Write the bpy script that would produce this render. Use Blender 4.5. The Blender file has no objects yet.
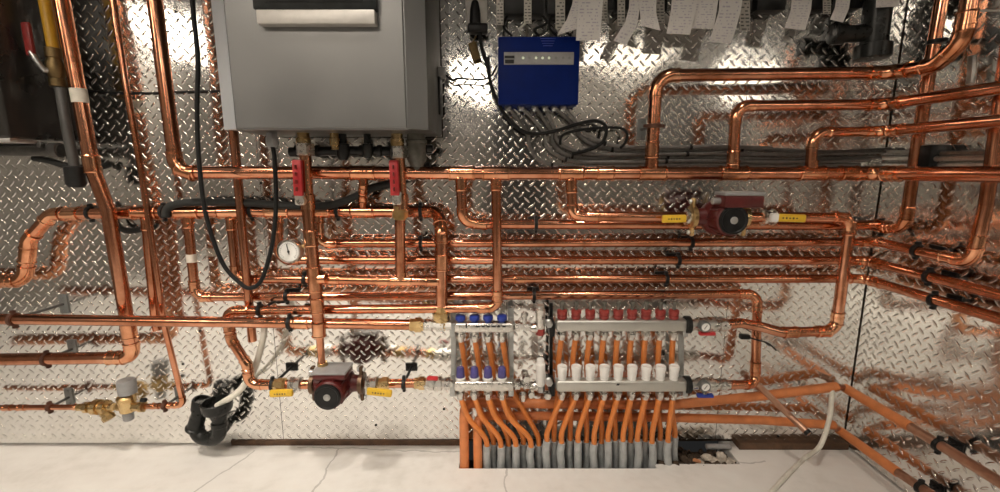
import bpy, bmesh, math, random
from mathutils import Vector, Matrix, Quaternion
random.seed(7)
PI = math.pi
sc = bpy.context.scene
COL = sc.collection
# ------------------------------------------------------------------ camera model
F, CX, CY = 440.0, 500.0, 246.0
TH = math.atan(76.0 / F)
D, H = 1.65, 1.118
CAM = Vector((0, -D, H))
FWD = Vector((0, math.cos(TH), -math.sin(TH)))
UPV = Vector((0, math.sin(TH), math.cos(TH)))


def ray(px, py):
    return Vector((1, 0, 0)) * ((px - CX) / F) + UPV * ((CY - py) / F) + FWD


def W(px, py, d=0.0):            # point d metres in front of the back wall
    r = ray(px, py)
    return CAM + r * ((D - d) / r.y)


XR = 0.5 * (W(908, 0).x + W(843.5, 440).x)


def R(px, py, d=0.0):            # point d metres in front of the right wall
    r = ray(px, py)
    return CAM + r * ((XR - d) / r.x)


def G(px, py, z=0.0):            # point at height z
    r = ray(px, py)
    return CAM + r * ((z - H) / r.z)


def CO(px, py, d, dr):           # the corner point of a run turning from back wall to right wall
    p = W(px, py, d)
    return Vector((XR - dr, -d, p.z))


# ------------------------------------------------------------------ mesh helpers
def frame(t):
    t = t.normalized()
    a = Vector((0, 0, 1)) if abs(t.z) < 0.9 else Vector((0, 1, 0))
    u = t.cross(a).normalized()
    return t, u, t.cross(u).normalized()


def sweep(bm, pts, r, seg=14, caps=True, uvn=None):
    n = len(pts)
    rs = r if isinstance(r, (list, tuple)) else [r] * n
    tan = []
    for i in range(n):
        a = pts[max(i - 1, 0)]; b = pts[min(i + 1, n - 1)]
        tan.append((b - a).normalized())
    _, u, _ = frame(tan[0])
    rings = []
    for i in range(n):
        if i:
            q = tan[i - 1].rotation_difference(tan[i]); u = q @ u
        u = (u - tan[i] * u.dot(tan[i])).normalized()
        v = tan[i].cross(u)
        rings.append([bm.verts.new(pts[i] + (u * math.cos(2 * PI * k / seg) + v * math.sin(2 * PI * k / seg)) * rs[i]) for k in range(seg)])
    for i in range(n - 1):
        for k in range(seg):
            bm.faces.new((rings[i][k], rings[i][(k + 1) % seg], rings[i + 1][(k + 1) % seg], rings[i + 1][k]))
    if caps:
        bm.faces.new(list(reversed(rings[0]))); bm.faces.new(rings[-1])
    return bm


def lathe(bm, p, axis, prof, seg=20, rot=0.0):
    """prof: list of (t, r) along the axis from p"""
    t, u, v = frame(axis)
    rings = []
    for (s, r) in prof:
        r = max(r, 1e-4)
        rings.append([bm.verts.new(p + t * s + (u * math.cos(2 * PI * k / seg + rot) + v * math.sin(2 * PI * k / seg + rot)) * r) for k in range(seg)])
    for i in range(len(rings) - 1):
        for k in range(seg):
            bm.faces.new((rings[i][k], rings[i][(k + 1) % seg], rings[i + 1][(k + 1) % seg], rings[i + 1][k]))
    bm.faces.new(list(reversed(rings[0]))); bm.faces.new(rings[-1])
    return bm


def cyl(bm, p, axis, L, r, seg=20, ch=0.0015):
    ch = min(ch, r * .3, L * .3)
    return lathe(bm, p, axis, [(0, r - ch), (ch, r), (L - ch, r), (L, r - ch)], seg)


def hexn(bm, p, axis, L, r):
    return lathe(bm, p, axis, [(0, r * .9), (.002, r), (L - .002, r), (L, r * .9)], 6)


def box(bm, c, size, ax=None, bev=0.0, seg=2):
    """size = full lengths along the axes ax (x,y,z by default)"""
    x, y, z = ax if ax else (Vector((1, 0, 0)), Vector((0, 1, 0)), Vector((0, 0, 1)))
    M = Matrix((x, y, z)).transposed().to_4x4()
    M.translation = c
    b2 = bmesh.new()
    bmesh.ops.create_cube(b2, size=1.0)
    bmesh.ops.scale(b2, vec=size, verts=b2.verts)
    if bev > 0:
        bmesh.ops.bevel(b2, geom=list(b2.edges), offset=min(bev, min(size) * .45), segments=seg, affect='EDGES', profile=.5)
    bmesh.ops.transform(b2, matrix=M, verts=b2.verts)
    m = bpy.data.meshes.new('t'); b2.to_mesh(m); b2.free()
    bm.from_mesh(m); bpy.data.meshes.remove(m)
    return bm


def axes_for(direction, up=Vector((0, 0, 1))):
    x = direction.normalized()
    y = up.cross(x)
    if y.length < 1e-3:
        y = Vector((0, 1, 0)).cross(x)
    y.normalize()
    return x, y, x.cross(y).normalized()


ORG = {}


def _link(name, bm, mat, parent=None, sharp=40, origin=None):
    bmesh.ops.recalc_face_normals(bm, faces=bm.faces)
    if parent is not None:
        o0 = ORG[parent.name]
    else:
        if origin is None:
            mn = [min(v.co[i] for v in bm.verts) for i in range(3)]; mx = [max(v.co[i] for v in bm.verts) for i in range(3)]
            origin = Vector(((mn[0] + mx[0]) / 2, (mn[1] + mx[1]) / 2, mn[2]))
        o0 = Vector(origin)
    for v in bm.verts:
        v.co -= o0
    me = bpy.data.meshes.new(name)
    bm.to_mesh(me); bm.free()
    for p in me.polygons:
        p.use_smooth = True
    me.set_sharp_from_angle(angle=math.radians(sharp))
    me.materials.append(mat)
    o = bpy.data.objects.new(name, me)
    COL.objects.link(o)
    if parent is not None:
        o.parent = parent
    else:
        o.location = o0
    ORG[o.name] = o0
    return o


def part(name, bm, mat, parent, label=None, sharp=40):
    o = _link(name, bm, mat, parent, sharp)
    if label:
        o['label'] = label
    return o


def thing(name, bm, mat, label, cat, group=None, kind=None, sharp=40):
    o = _link(name, bm, mat, None, sharp)
    o['label'] = label; o['category'] = cat
    if group: o['group'] = group
    if kind: o['kind'] = kind
    return o


def root(name, loc, label, cat, group=None):
    o = bpy.data.objects.new(name, None); COL.objects.link(o)
    o.empty_display_size = .05
    o.location = loc; o['label'] = label; o['category'] = cat
    if group: o['group'] = group
    ORG[o.name] = Vector(loc)
    return o


def struct(name, bm, mat):
    o = _link(name, bm, mat, None, 40, origin=(0, 0, 0)); o['kind'] = 'structure'
    return o


B = bmesh.new


# ------------------------------------------------------------------ materials
def NT(name):
    m = bpy.data.materials.new(name); m.use_nodes = True
    nt = m.node_tree
    return m, nt, nt.nodes['Principled BSDF']


class NB:
    def __init__(s, nt): s.nt = nt
    def node(s, t, **k):
        n = s.nt.nodes.new(t)
        for a, b in k.items(): setattr(n, a, b)
        return n
    def ln(s, a, b): s.nt.links.new(a, b)
    def m(s, op, a, b=None, c=None):
        n = s.node('ShaderNodeMath', operation=op)
        for i, x in enumerate((a, b, c)):
            if x is None: continue
            if isinstance(x, (int, float)): n.inputs[i].default_value = x
            else: s.ln(x, n.inputs[i])
        return n.outputs[0]
    def noise(s, vec, scale, detail=3, rough=.55):
        n = s.node('ShaderNodeTexNoise'); n.inputs['Scale'].default_value = scale
        n.inputs['Detail'].default_value = detail; n.inputs['Roughness'].default_value = rough
        if vec is not None: s.ln(vec, n.inputs['Vector'])
        return n.outputs['Fac']
    def obj(s): return s.node('ShaderNodeTexCoord').outputs['Object']
    def mapr(s, v, a, b, c, d):
        n = s.node('ShaderNodeMapRange'); s.ln(v, n.inputs[0])
        for i, x in zip((1, 2, 3, 4), (a, b, c, d)): n.inputs[i].default_value = x
        return n.outputs[0]
    def ramp(s, v, stops):
        n = s.node('ShaderNodeValToRGB'); s.ln(v, n.inputs[0])
        e = n.color_ramp.elements
        while len(e) < len(stops): e.new(.5)
        for q, (p, c) in zip(e, stops): q.position = p; q.color = (*c, 1)
        return n.outputs[0]


def simple(name, col, rough=.5, metal=0.0, var=.12, scale=40, coat=0.0, bump=0.0, spec=None):
    m, nt, bs = NT(name); b = NB(nt)
    f = b.noise(b.obj(), scale, 4)
    lo = tuple(max(0, c * (1 - var)) for c in col); hi = tuple(min(1, c * (1 + var)) for c in col)
    b.ln(b.ramp(f, [(.3, lo), (.7, hi)]), bs.inputs['Base Color'])
    bs.inputs['Metallic'].default_value = metal
    b.ln(b.mapr(f, .3, .7, max(.03, rough - .06), min(1, rough + .06)), bs.inputs['Roughness'])
    if spec is not None: bs.inputs['Specular IOR Level'].default_value = spec
    if coat: bs.inputs['Coat Weight'].default_value = coat
    if bump:
        bn = b.node('ShaderNodeBump'); bn.inputs['Strength'].default_value = 1; bn.inputs['Distance'].default_value = bump
        b.ln(f, bn.inputs['Height']); b.ln(bn.outputs[0], bs.inputs['Normal'])
    return m


def copper(name, c1, c2, c3, r0, r1, metal=1.0):
    m, nt, bs = NT(name); b = NB(nt); o = b.obj()
    f = b.noise(o, 7, 3, .55); g = b.noise(o, 30, 2)
    mix = b.m('ADD', b.m('MULTIPLY', f, .7), b.m('MULTIPLY', g, .3))
    b.ln(b.ramp(mix, [(.34, c1), (.5, c2), (.68, c3)]), bs.inputs['Base Color'])
    bs.inputs['Metallic'].default_value = metal
    b.ln(b.mapr(mix, .35, .65, r1, r0), bs.inputs['Roughness'])
    return m


def tread(name, au, av, col=(.88, .87, .84), rough=.10):
    m, nt, bs = NT(name); b = NB(nt); o = b.obj()
    sep = b.node('ShaderNodeSeparateXYZ'); b.ln(o, sep.inputs[0])
    s = sep.outputs[au]; t = sep.outputs[av]
    p = .0285
    k = 1 / (math.sqrt(2) * p)
    u = b.m('MULTIPLY', b.m('ADD', s, t), k); v = b.m('MULTIPLY', b.m('SUBTRACT', s, t), k)
    u = b.m('ADD', u, 400.0); v = b.m('ADD', v, 400.0)
    fu = b.m('SUBTRACT', b.m('FRACT', u), .5); fv = b.m('SUBTRACT', b.m('FRACT', v), .5)
    par = b.m('MODULO', b.m('ADD', b.m('FLOOR', u), b.m('FLOOR', v)), 2.0)
    ip = b.m('SUBTRACT', 1.0, par)
    a = b.m('ADD', b.m('MULTIPLY', fu, par), b.m('MULTIPLY', fv, ip))
    c = b.m('ADD', b.m('MULTIPLY', fv, par), b.m('MULTIPLY', fu, ip))
    e = b.m('ADD', b.m('POWER', b.m('ABSOLUTE', b.m('DIVIDE', a, .50)), 2.0), b.m('POWER', b.m('ABSOLUTE', b.m('DIVIDE', c, .15)), 2.0))
    h = b.m('MAXIMUM', b.m('SUBTRACT', 1.0, e), 0.0)
    h = b.m('POWER', h, .7)
    wav = b.noise(o, 2.6, 2)
    scr = b.noise(o, 160, 3)
    hh = b.m('ADD', b.m('MULTIPLY', h, .0016), b.m('ADD', b.m('MULTIPLY', wav, .007), b.m('MULTIPLY', scr, .00012)))
    bn = b.node('ShaderNodeBump'); bn.inputs['Strength'].default_value = 1.0; bn.inputs['Distance'].default_value = 1.0
    b.ln(hh, bn.inputs['Height']); b.ln(bn.outputs[0], bs.inputs['Normal'])
    dirt = b.noise(o, 7, 5, .6)
    b.ln(b.ramp(dirt, [(.25, tuple(x * .86 for x in col)), (.6, col)]), bs.inputs['Base Color'])
    bs.inputs['Metallic'].default_value = 1.0
    b.ln(b.mapr(dirt, .3, .7, rough + .06, rough - .02), bs.inputs['Roughness'])
    return m


M = {}
M['copper'] = copper('copper_pipe', (.38, .145, .07), (.61, .265, .15), (.76, .38, .24), .12, .25)
M['fit'] = copper('copper_fitting', (.46, .185, .085), (.72, .335, .185), (.86, .47, .28), .11, .24)
M['dull'] = copper('aged_copper', (.32, .17, .11), (.50, .29, .20), (.62, .39, .28), .35, .55)
M['brass'] = copper('brass', (.36, .24, .10), (.60, .42, .20), (.72, .55, .30), .2, .38)
M['tread_b'] = tread('tread_plate_back', 0, 2)
M['tread_r'] = tread('tread_plate_right', 1, 2)
M['nickel'] = simple('nickel_plate', (.66, .64, .60), .28, 1.0)
M['stain'] = simple('satin_stainless', (.56, .55, .51), .42, .9, .05, 12)
M['dbrz'] = simple('dark_bronze', (.13, .08, .05), .4, .8, .3)
M['rust'] = simple('rusty_ring', (.10, .045, .028), .6, .5, .3)
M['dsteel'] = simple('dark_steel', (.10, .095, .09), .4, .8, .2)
M['dzinc'] = simple('weathered_zinc', (.22, .23, .225), .5, .7)
M['steel'] = simple('grey_steel', (.50, .50, .49), .4, 1.0)
M['zinc'] = simple('galvanised_steel', (.46, .47, .46), .42, .9)
M['red'] = simple('dark_red_enamel', (.085, .009, .008), .38, 0, .2, 30)
M['redp'] = simple('red_plastic', (.50, .03, .035), .38, 0, .15)
M['redc'] = simple('red_cap', (.27, .035, .028), .35, 0, .15)
M['yel'] = simple('yellow_plastic', (.72, .45, .03), .42, 0, .12)
M['yelpipe'] = simple('shaded_yellow_paint', (.46, .25, .015), .45)  # yellow taken darker for the shade in the left corner
M['blk'] = simple('black_plastic', (.012, .012, .012), .38, 0, .3, spec=.25)
M['rub'] = simple('black_rubber', (.009, .009, .009), .6, 0, .3, spec=.25)
M['foam'] = simple('dark_foam', (.016, .017, .016), .8, 0, .35, 60, 0, .0008)
M['abs'] = simple('black_drain_plastic', (.016, .017, .016), .3, 0, .3, spec=.25)
M['white'] = simple('white_plastic', (.80, .79, .76), .4, 0, .05)
M['offw'] = simple('milky_hose', (.70, .68, .60), .4, 0, .1)
M['blue'] = simple('blue_enamel', (.002, .013, .115), .5, 0, .12, 20, spec=.12)
M['bluec'] = simple('blue_cap', (.02, .045, .30), .35, 0, .15)
M['purp'] = simple('violet_cap', (.07, .06, .22), .35, 0, .25)
M['orange'] = simple('orange_tube', (.68, .215, .045), .42, 0, .12, 30, .1)
M['orange2'] = simple('orange_insulation', (.62, .21, .07), .5, 0, .14, 25)
M['sleeve'] = simple('grey_sleeve', (.38, .395, .395), .5, 0, .15, 40)
M['conduit'] = simple('grey_flex_conduit', (.17, .165, .155), .45, .5, .2, 60)
M['conl'] = simple('bright_flex_conduit', (.50, .49, .46), .36, .9, .2, 60)
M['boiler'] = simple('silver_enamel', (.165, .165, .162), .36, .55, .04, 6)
M['boilt'] = simple('lit_silver_enamel', (.60, .62, .65), .34, .5, .04, 6)  # silver enamel paled as if lit from the left, for the left strip
M['alu'] = simple('brushed_trim', (.48, .46, .43), .5, .5, .08)
M['disp'] = simple('dark_display', (.02, .022, .022), .12, 0, .2)
M['dark'] = simple('charcoal_enamel', (.022, .020, .018), .3, .2, .2, 8, .2)
M['greyp'] = simple('grey_plastic', (.24, .24, .24), .45, 0, .1)
M['lid'] = simple('grey_lid', (.30, .30, .30), .4, .2, .1)
M['label'] = simple('label_print_dark', (.02, .02, .02), .6)
M['clear'] = simple('smoky_trap', (.10, .095, .08), .2, 0, .3, 30)
M['wood'] = simple('brown_sill', (.10, .055, .03), .7, 0, .4, 20)
M['rubble'] = simple('rubble', (.50, .45, .38), .9, 0, .35, 50, 0, .003)
M['soil'] = simple('dark_soil', (.055, .036, .022), .95, 0, .5, 30, 0, .01)
M['gface'] = simple('gauge_face', (.82, .81, .78), .3, 0, .03)
M['tag'] = simple('pale_sticker', (.60, .56, .48), .6, 0, .1)
M['darkbrass'] = simple('shaded_dull_brass', (.16, .11, .05), .45, .9, .3)  # brass darkened for corner shade on the gas valve; tag's own dull tone
M['dgrey'] = simple('shaded_grey_pipe', (.05, .048, .045), .5, 0, .2)  # lower gas pipe grey, corner shade put into the colour
M['redd'] = simple('shaded_red_sleeve', (.20, .018, .016), .5, 0, .2)  # lever red darkened to carry the corner shadow
M['casing'] = simple('shaded_grey_casing', (.07, .066, .06), .42, .4, .05, 6)  # casing grey darkened to stand for the boiler's shaded side
M['ceil'] = simple('ceiling_paint', (.05, .047, .043), .8)
M['wallf'] = simple('far_wall_paint', (.19, .18, .165), .8, 0, .25, 2)
M['pandark'] = simple('added_panel_dark', (.015, .014, .013), .5)
M['greytag'] = simple('grey_strip', (.30, .30, .30), .5)


def paper_mat(name, base, ink, rows, uscale, thr):
    m, nt, bs = NT(name); b = NB(nt)
    uv = b.node('ShaderNodeTexCoord').outputs['UV']
    sep = b.node('ShaderNodeSeparateXYZ'); b.ln(uv, sep.inputs[0])
    v = b.m('MULTIPLY', sep.outputs[1], rows)
    row = b.m('FLOOR', v)
    line = b.m('LESS_THAN', b.m('ABSOLUTE', b.m('SUBTRACT', b.m('FRACT', v), .5)), .2)
    cmb = b.node('ShaderNodeCombineXYZ'); b.ln(b.m('MULTIPLY', sep.outputs[0], uscale), cmb.inputs[0]); b.ln(b.m('MULTIPLY', row, 7.3), cmb.inputs[1])
    ns = b.m('GREATER_THAN', b.noise(cmb.outputs[0], 1.0, 1), thr)
    edge = b.m('LESS_THAN', b.m('ABSOLUTE', b.m('SUBTRACT', sep.outputs[0], .5)), .42)
    f = b.m('MULTIPLY', b.m('MULTIPLY', line, ns), edge)
    mx = b.node('ShaderNodeMix', data_type='RGBA'); b.ln(f, mx.inputs[0])
    mx.inputs[6].default_value = (*base, 1); mx.inputs[7].default_value = (*ink, 1)
    b.ln(mx.outputs[2], bs.inputs['Base Color'])
    bs.inputs['Roughness'].default_value = .8
    return m


M['paper'] = paper_mat('printed_paper', (.58, .56, .54), (.38, .36, .41), 16, 9, .54)
M['strip'] = paper_mat('marked_strip', (.42, .40, .36), (.10, .10, .10), 14, 3.2, .45)


def floor_mat():
    m, nt, bs = NT('pale_slab'); b = NB(nt); o = b.obj()
    f = b.noise(o, 3.2, 6, .6); g = b.noise(o, 26, 4)
    mix = b.m('ADD', b.m('MULTIPLY', f, .75), b.m('MULTIPLY', g, .25))
    base = b.ramp(mix, [(.3, (.62, .60, .56)), (.48, (.74, .72, .69)), (.7, (.80, .79, .76))])
    sep = b.node('ShaderNodeSeparateXYZ'); b.ln(o, sep.inputs[0])
    wob = b.m('MULTIPLY', b.m('SUBTRACT', b.noise(o, 9, 3), .5), .05)
    tot = None
    for (a, c) in (((253, 452), (196, 492)), ((338, 450), (314, 492)), ((506, 470), (505, 492)), ((300, 447), (450, 452))):
        p, q = G(*a), G(*c)
        t = (q - p); n = Vector((-t.y, t.x)).normalized(); L = t.length; t = t.normalized()
        dist = b.m('ABSOLUTE', b.m('ADD', b.m('ADD', b.m('MULTIPLY', sep.outputs[0], n.x), b.m('MULTIPLY', sep.outputs[1], n.y)), b.m('SUBTRACT', wob, p.x * n.x + p.y * n.y)))
        al = b.m('ADD', b.m('ADD', b.m('MULTIPLY', sep.outputs[0], t.x), b.m('MULTIPLY', sep.outputs[1], t.y)), -(p.x * t.x + p.y * t.y))
        k = b.m('MULTIPLY', b.m('LESS_THAN', dist, .0035), b.m('MULTIPLY', b.m('GREATER_THAN', al, -.01), b.m('LESS_THAN', al, L * 3)))
        tot = k if tot is None else b.m('MAXIMUM', tot, k)
    mx = b.node('ShaderNodeMix', data_type='RGBA'); b.ln(b.m('MULTIPLY', tot, .4), mx.inputs[0]); b.ln(base, mx.inputs[6]); mx.inputs[7].default_value = (.16, .15, .14, 1)
    b.ln(mx.outputs[2], bs.inputs['Base Color'])
    b.ln(b.mapr(mix, .3, .7, .62, .45), bs.inputs['Roughness'])
    bn = b.node('ShaderNodeBump'); bn.inputs['Distance'].default_value = .002; b.ln(mix, bn.inputs['Height']); b.ln(bn.outputs[0], bs.inputs['Normal'])
    return m


M['floor'] = floor_mat()


def emit(name, col, s):
    m, nt, bs = NT(name)
    bs.inputs['Emission Color'].default_value = (*col, 1); bs.inputs['Emission Strength'].default_value = s
    bs.inputs['Base Color'].default_value = (.8, .8, .8, 1)
    return m


# ------------------------------------------------------------------ room
XL, YF, ZC = -3.7, -4.3, 2.5
hx0, hx1, hxm = G(459, 467).x, G(737, 460).x, G(655, 465).x
hy1, hy2 = G(500, 468.5).y, G(690, 464).y
bm = B()
T = .16
def slab(x0, x1, y0, y1): box(bm, Vector(((x0 + x1) / 2, (y0 + y1) / 2, -T / 2)), (x1 - x0, y1 - y0, T))
slab(XL, hx0, YF, .05); slab(hx1, XR + .05, YF, .05); slab(hx0, hxm, YF, hy1); slab(hxm, hx1, YF, hy2)
struct('floor', bm, M['floor'])
bm = B(); box(bm, Vector(((hx0 + hx1) / 2, -.05, -T - .01)), (hx1 - hx0 + .1, .35, .02))
struct('trim_1', bm, M['soil'])
bm = B(); box(bm, Vector(((XL + XR) / 2, YF / 2, ZC + .05)), (XR - XL + .2, -YF + .2, .1)); struct('ceiling', bm, M['ceil'])
# back wall: tread-plate sheets a few centimetres above the sill, on a dark backing
bm = B()
seams = [XL, W(257, 150).x, W(507, 215).x, W(507, 215).x + .86, XR]
for i in range(len(seams) - 1):
    x0, x1 = seams[i] + .001, seams[i + 1] - (.001 if i < len(seams) - 2 else .0045)
    zb = W(150, 443).z if i < 1 else W(350, 439).z
    box(bm, Vector(((x0 + x1) / 2, .01, (zb + ZC) / 2)), (x1 - x0, .02, ZC - zb))
struct('wall_back', bm, M['tread_b'])
bm = B(); box(bm, Vector(((XL + XR) / 2, .07, ZC / 2)), (XR - XL + .2, .09, ZC)); struct('trim_2', bm, M['soil'])
bm = B(); box(bm, Vector(((W(232, 445).x + hx0) / 2, .012, .012)), (hx0 - W(232, 445).x, .036, .024), None, .002)
box(bm, Vector(((hx1 + XR) / 2 + .02, -.006, .014)), (XR - hx1 - .045, .056, .028), None, .002); struct('baseboard_back', bm, M['wood'])
bm = B(); yy = [YF, -1.35, 0.0]
for a, c in zip(yy[:-1], yy[1:]):
    box(bm, Vector((XR + .01, (a + c) / 2, (ZC + .012) / 2)), (.02, c - a - .002, ZC - .012))
struct('wall_right', bm, M['tread_r'])
bm = B(); box(bm, Vector((XR + .07, YF / 2, ZC / 2)), (.09, -YF, ZC)); struct('trim_3', bm, M['soil'])
bm = B(); box(bm, Vector((XL - .05, YF / 2, ZC / 2)), (.1, -YF + .2, ZC)); struct('wall_left', bm, M['wallf'])
bm = B(); box(bm, Vector(((XL + XR) / 2, YF - .05, ZC / 2)), (XR - XL + .2, .1, ZC)); struct('wall_front', bm, M['wallf'])
bm = B(); box(bm, Vector((.22, YF + .02, 1.02)), (.68, .04, 2.04), None, .004); struct('added_dark_panel_1', bm, M['pandark'])  # added unseen dark panel, there for a dark streak in the wall reflections

# ------------------------------------------------------------------ pipes
def fillet(pts, rad, n=7):
    out = [pts[0]]; arcs = []
    for i in range(1, len(pts) - 1):
        p, a, c = pts[i], pts[i - 1], pts[i + 1]
        d1 = (a - p).normalized(); d2 = (c - p).normalized()
        ang = d1.angle(d2)
        if ang > math.radians(176):
            out.append(p); continue
        Lm = min((a - p).length, (c - p).length) * .48
        t = min(rad / math.tan(ang / 2), Lm)
        r = t * math.tan(ang / 2)
        p1 = p + d1 * t; p2 = p + d2 * t
        ctr = p + (d1 + d2).normalized() * (r / math.sin(ang / 2))
        v1 = p1 - ctr; v2 = p2 - ctr
        tot = v1.angle(v2); axis = v1.cross(v2).normalized()
        arc = [ctr + Quaternion(axis, tot * k / n) @ v1 for k in range(n + 1)]
        out += arc
        arcs.append((arc, -d1, d2, PI - ang))
    out.append(pts[-1])
    return out, arcs


def near(path, q):
    best = None
    for a, c in zip(path[:-1], path[1:]):
        d = c - a
        if d.length < 1e-6: continue
        s = max(0, min(1, (q - a).dot(d) / d.length_squared)); x = a + d * s
        e = (x - q).length
        if best is None or e < best[0]: best = (e, x, d.normalized())
    return best[1], best[2]


def sleeve_fit(bm, p, t, L, r):
    lathe(bm, p - t * L / 2, t, [(0, r * 1.02), (.0005, r * 1.20), (.004, r * 1.24), (.006, r * 1.12), (L - .006, r * 1.12), (L - .004, r * 1.24), (L - .0005, r * 1.20), (L, r * 1.02)], 16)


def pipe(label, pts, dia, name='copper_pipe', cat='pipe', mat='copper', fmat='fit', rad=None, fits=(), elbows=True, group=None, seg=14, min_turn=18):
    r = dia / 2
    path, arcs = fillet(pts, rad if rad else dia * 1.15)
    bm = B(); sweep(bm, path, r, seg)
    o = thing(name, bm, M[mat], label, cat, group)
    if elbows:
        for arc, t1, t2, turn in arcs:
            if math.degrees(turn) < min_turn: continue
            bm = B(); e = dia * .42
            pp = [arc[0] - t1 * e, arc[0] - t1 * (e - .004), arc[0] - t1 * (e - .006)] + arc + [arc[-1] + t2 * (e - .006), arc[-1] + t2 * (e - .004), arc[-1] + t2 * e]
            rr = [r * 1.22, r * 1.22, r * 1.11] + [r * 1.11] * len(arc) + [r * 1.11, r * 1.22, r * 1.22]
            sweep(bm, pp, rr, 16)
            part('elbow', bm, M[fmat], o)
    for f in fits:
        p, t = near(path, f[1])
        bm = B()
        if f[0] == 'c':
            sleeve_fit(bm, p, t, dia * 1.35, r); part('coupling', bm, M[fmat], o)
        elif f[0] == 't':        # tee: run sleeve + branch stub towards f[2], branch radius f[3]
            br = f[3] / 2 if len(f) > 3 else r
            sleeve_fit(bm, p, t, dia * 1.1 + br * 2.6, r)
            dv = (f[2] - p); dv = (dv - t * dv.dot(t)).normalized()
            lathe(bm, p, dv, [(r * .3, br * 1.15), (r * 1.7, br * 1.12), (r * 1.75, br * 1.24), (r * 1.95, br * 1.24), (r * 2.0, br)], 16)
            part('tee', bm, M[fmat], o)
        elif f[0] == 'b':        # brass adaptor
            lathe(bm, p - t * dia * .6, t, [(0, r), (.001, r * 1.25), (dia * .5, r * 1.25), (dia * .5, r * 1.5), (dia * 1.1, r * 1.5), (dia * 1.1, r * 1.2), (dia * 1.3, r * 1.2)], 8)
            part('adaptor', bm, M['brass'], o, 'brass adaptor')
        elif f[0] == 'k':        # sticker
            t_, u_, v_ = frame(t)
            lathe(bm, p - t * f[2] / 2, t, [(0, r * 1.01), (.0003, r * 1.03), (f[2] - .0003, r * 1.03), (f[2], r * 1.01)], 16)
            part('sticker', bm, M['tag'], o, 'pale sticker wrapped round the pipe')
    return o


def clamp(label, p, t, r, wall='b', rod=True, mat='blk', plate=None, group=None):
    """split-ring pipe clamp: ring with two ears, stand-off rod and a wall plate"""
    t = t.normalized()
    n = Vector((0, 1, 0)) if wall == 'b' else Vector((1, 0, 0))
    L = (-p.y) if wall == 'b' else (XR - p.x)
    o = root('pipe_clamp', p + n * L, label, 'clamp', group)
    bm = B(); w = .013
    lathe(bm, p - t * w / 2, t, [(0, r * 1.04), (.0008, r + .005), (w - .0008, r + .005), (w, r * 1.04)], 20)
    s = t.cross(n).normalized()
    for k in (-1, 1):
        box(bm, p + s * k * (r + .006), (.016, .014, .011), (s, n, t), .002)
        cyl(bm, p + s * k * (r + .009) - n * .010, n, .020, .0035, 8)
    part('ring', bm, M[mat], o)
    bm = B(); cyl(bm, p + n * (r + .002), n, max(.004, L - r - .004), .0055, 10)
    part('rod', bm, M['dsteel' if mat != 'blk' else 'blk'], o)
    bm = B(); v_ = dZ if mat == 'rust' else s.cross(n)
    box(bm, p + n * (L - .003), (.032, .005, .075 if mat == 'rust' else .046), (dX if mat == 'rust' else s, n, v_), .001)
    for k in (-1, 1): cyl(bm, p + n * (L - .0105) + v_ * k * (.026 if mat == 'rust' else .015), n, .005, .006, 8)
    part('wall_plate', bm, M[plate or ('zinc' if mat != 'blk' else 'blk')], o)
    return o


dX = Vector((1, 0, 0)); dY = Vector((0, 1, 0)); dZ = Vector((0, 0, 1))
dm = .135          # main header stands 13.5 cm off the wall
BIG, MID, BUN = .044, .034, .033

# --- main header with its left riser
mainp = [W(151, -30, dm), W(176.5, 172.5, dm), W(500, 173.3, dm), CO(868, 173.5, dm, .14), R(1040, 174.5, .14)]
main = pipe('long thick copper header elbowing out of a left riser and crossing the whole wall', mainp, BIG,
            fits=[('t', W(496, 173, dm), W(496, 220, dm), .034), ('t', W(462, 173, dm), W(462, 220, dm), .03), ('t', W(571, 173, dm), W(571, 220, dm), .03),
                  ('t', W(652, 173, dm), W(652, 100, dm), .034), ('t', W(733, 173, dm), W(733, 100, dm), .034), ('t', W(811, 173, dm), W(811, 100, dm), .032),
                  ('c', W(186, 173, dm)), ('c', W(605, 173, dm)), ('c', W(848, 173, dm)), ('c', R(893, 174, .14)), ('t', W(363, 173, dm), W(363, 220, dm), .028)])
# --- upper right runs rising out of the header
u1 = pipe('uppermost copper run, rising from the header then curving up the right wall', [W(651, 168, dm), W(656.5, 75.5, dm), CO(880, 73, dm, .14), R(936, 65, .14), R(962, 42, .14), R(975, -30, .14)], .041,
          fits=[('c', W(884, 73, dm)), ('c', R(903, 71, .14)), ('c', R(966, 22, .14)), ('c', W(652, 150, dm))], rad=.055)
u2 = pipe('second copper run below the uppermost, elbowing right to the frame edge', [W(732.5, 168, dm), W(736, 106, dm), CO(880, 104.5, dm, .14), R(1040, 82, .14)], .036,
          fits=[('c', W(878, 104.5, dm)), ('c', R(897, 103, .14)), ('c', W(732.8, 158, dm))])
u3 = pipe('third copper run, short riser elbowing right just above the header', [W(810.5, 168, dm), W(813, 132.5, dm), CO(880, 131.5, dm, .14), R(1040, 117, .14)], .034,
          fits=[('c', W(874, 131.5, dm)), ('c', R(896, 130, .14))])
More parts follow.
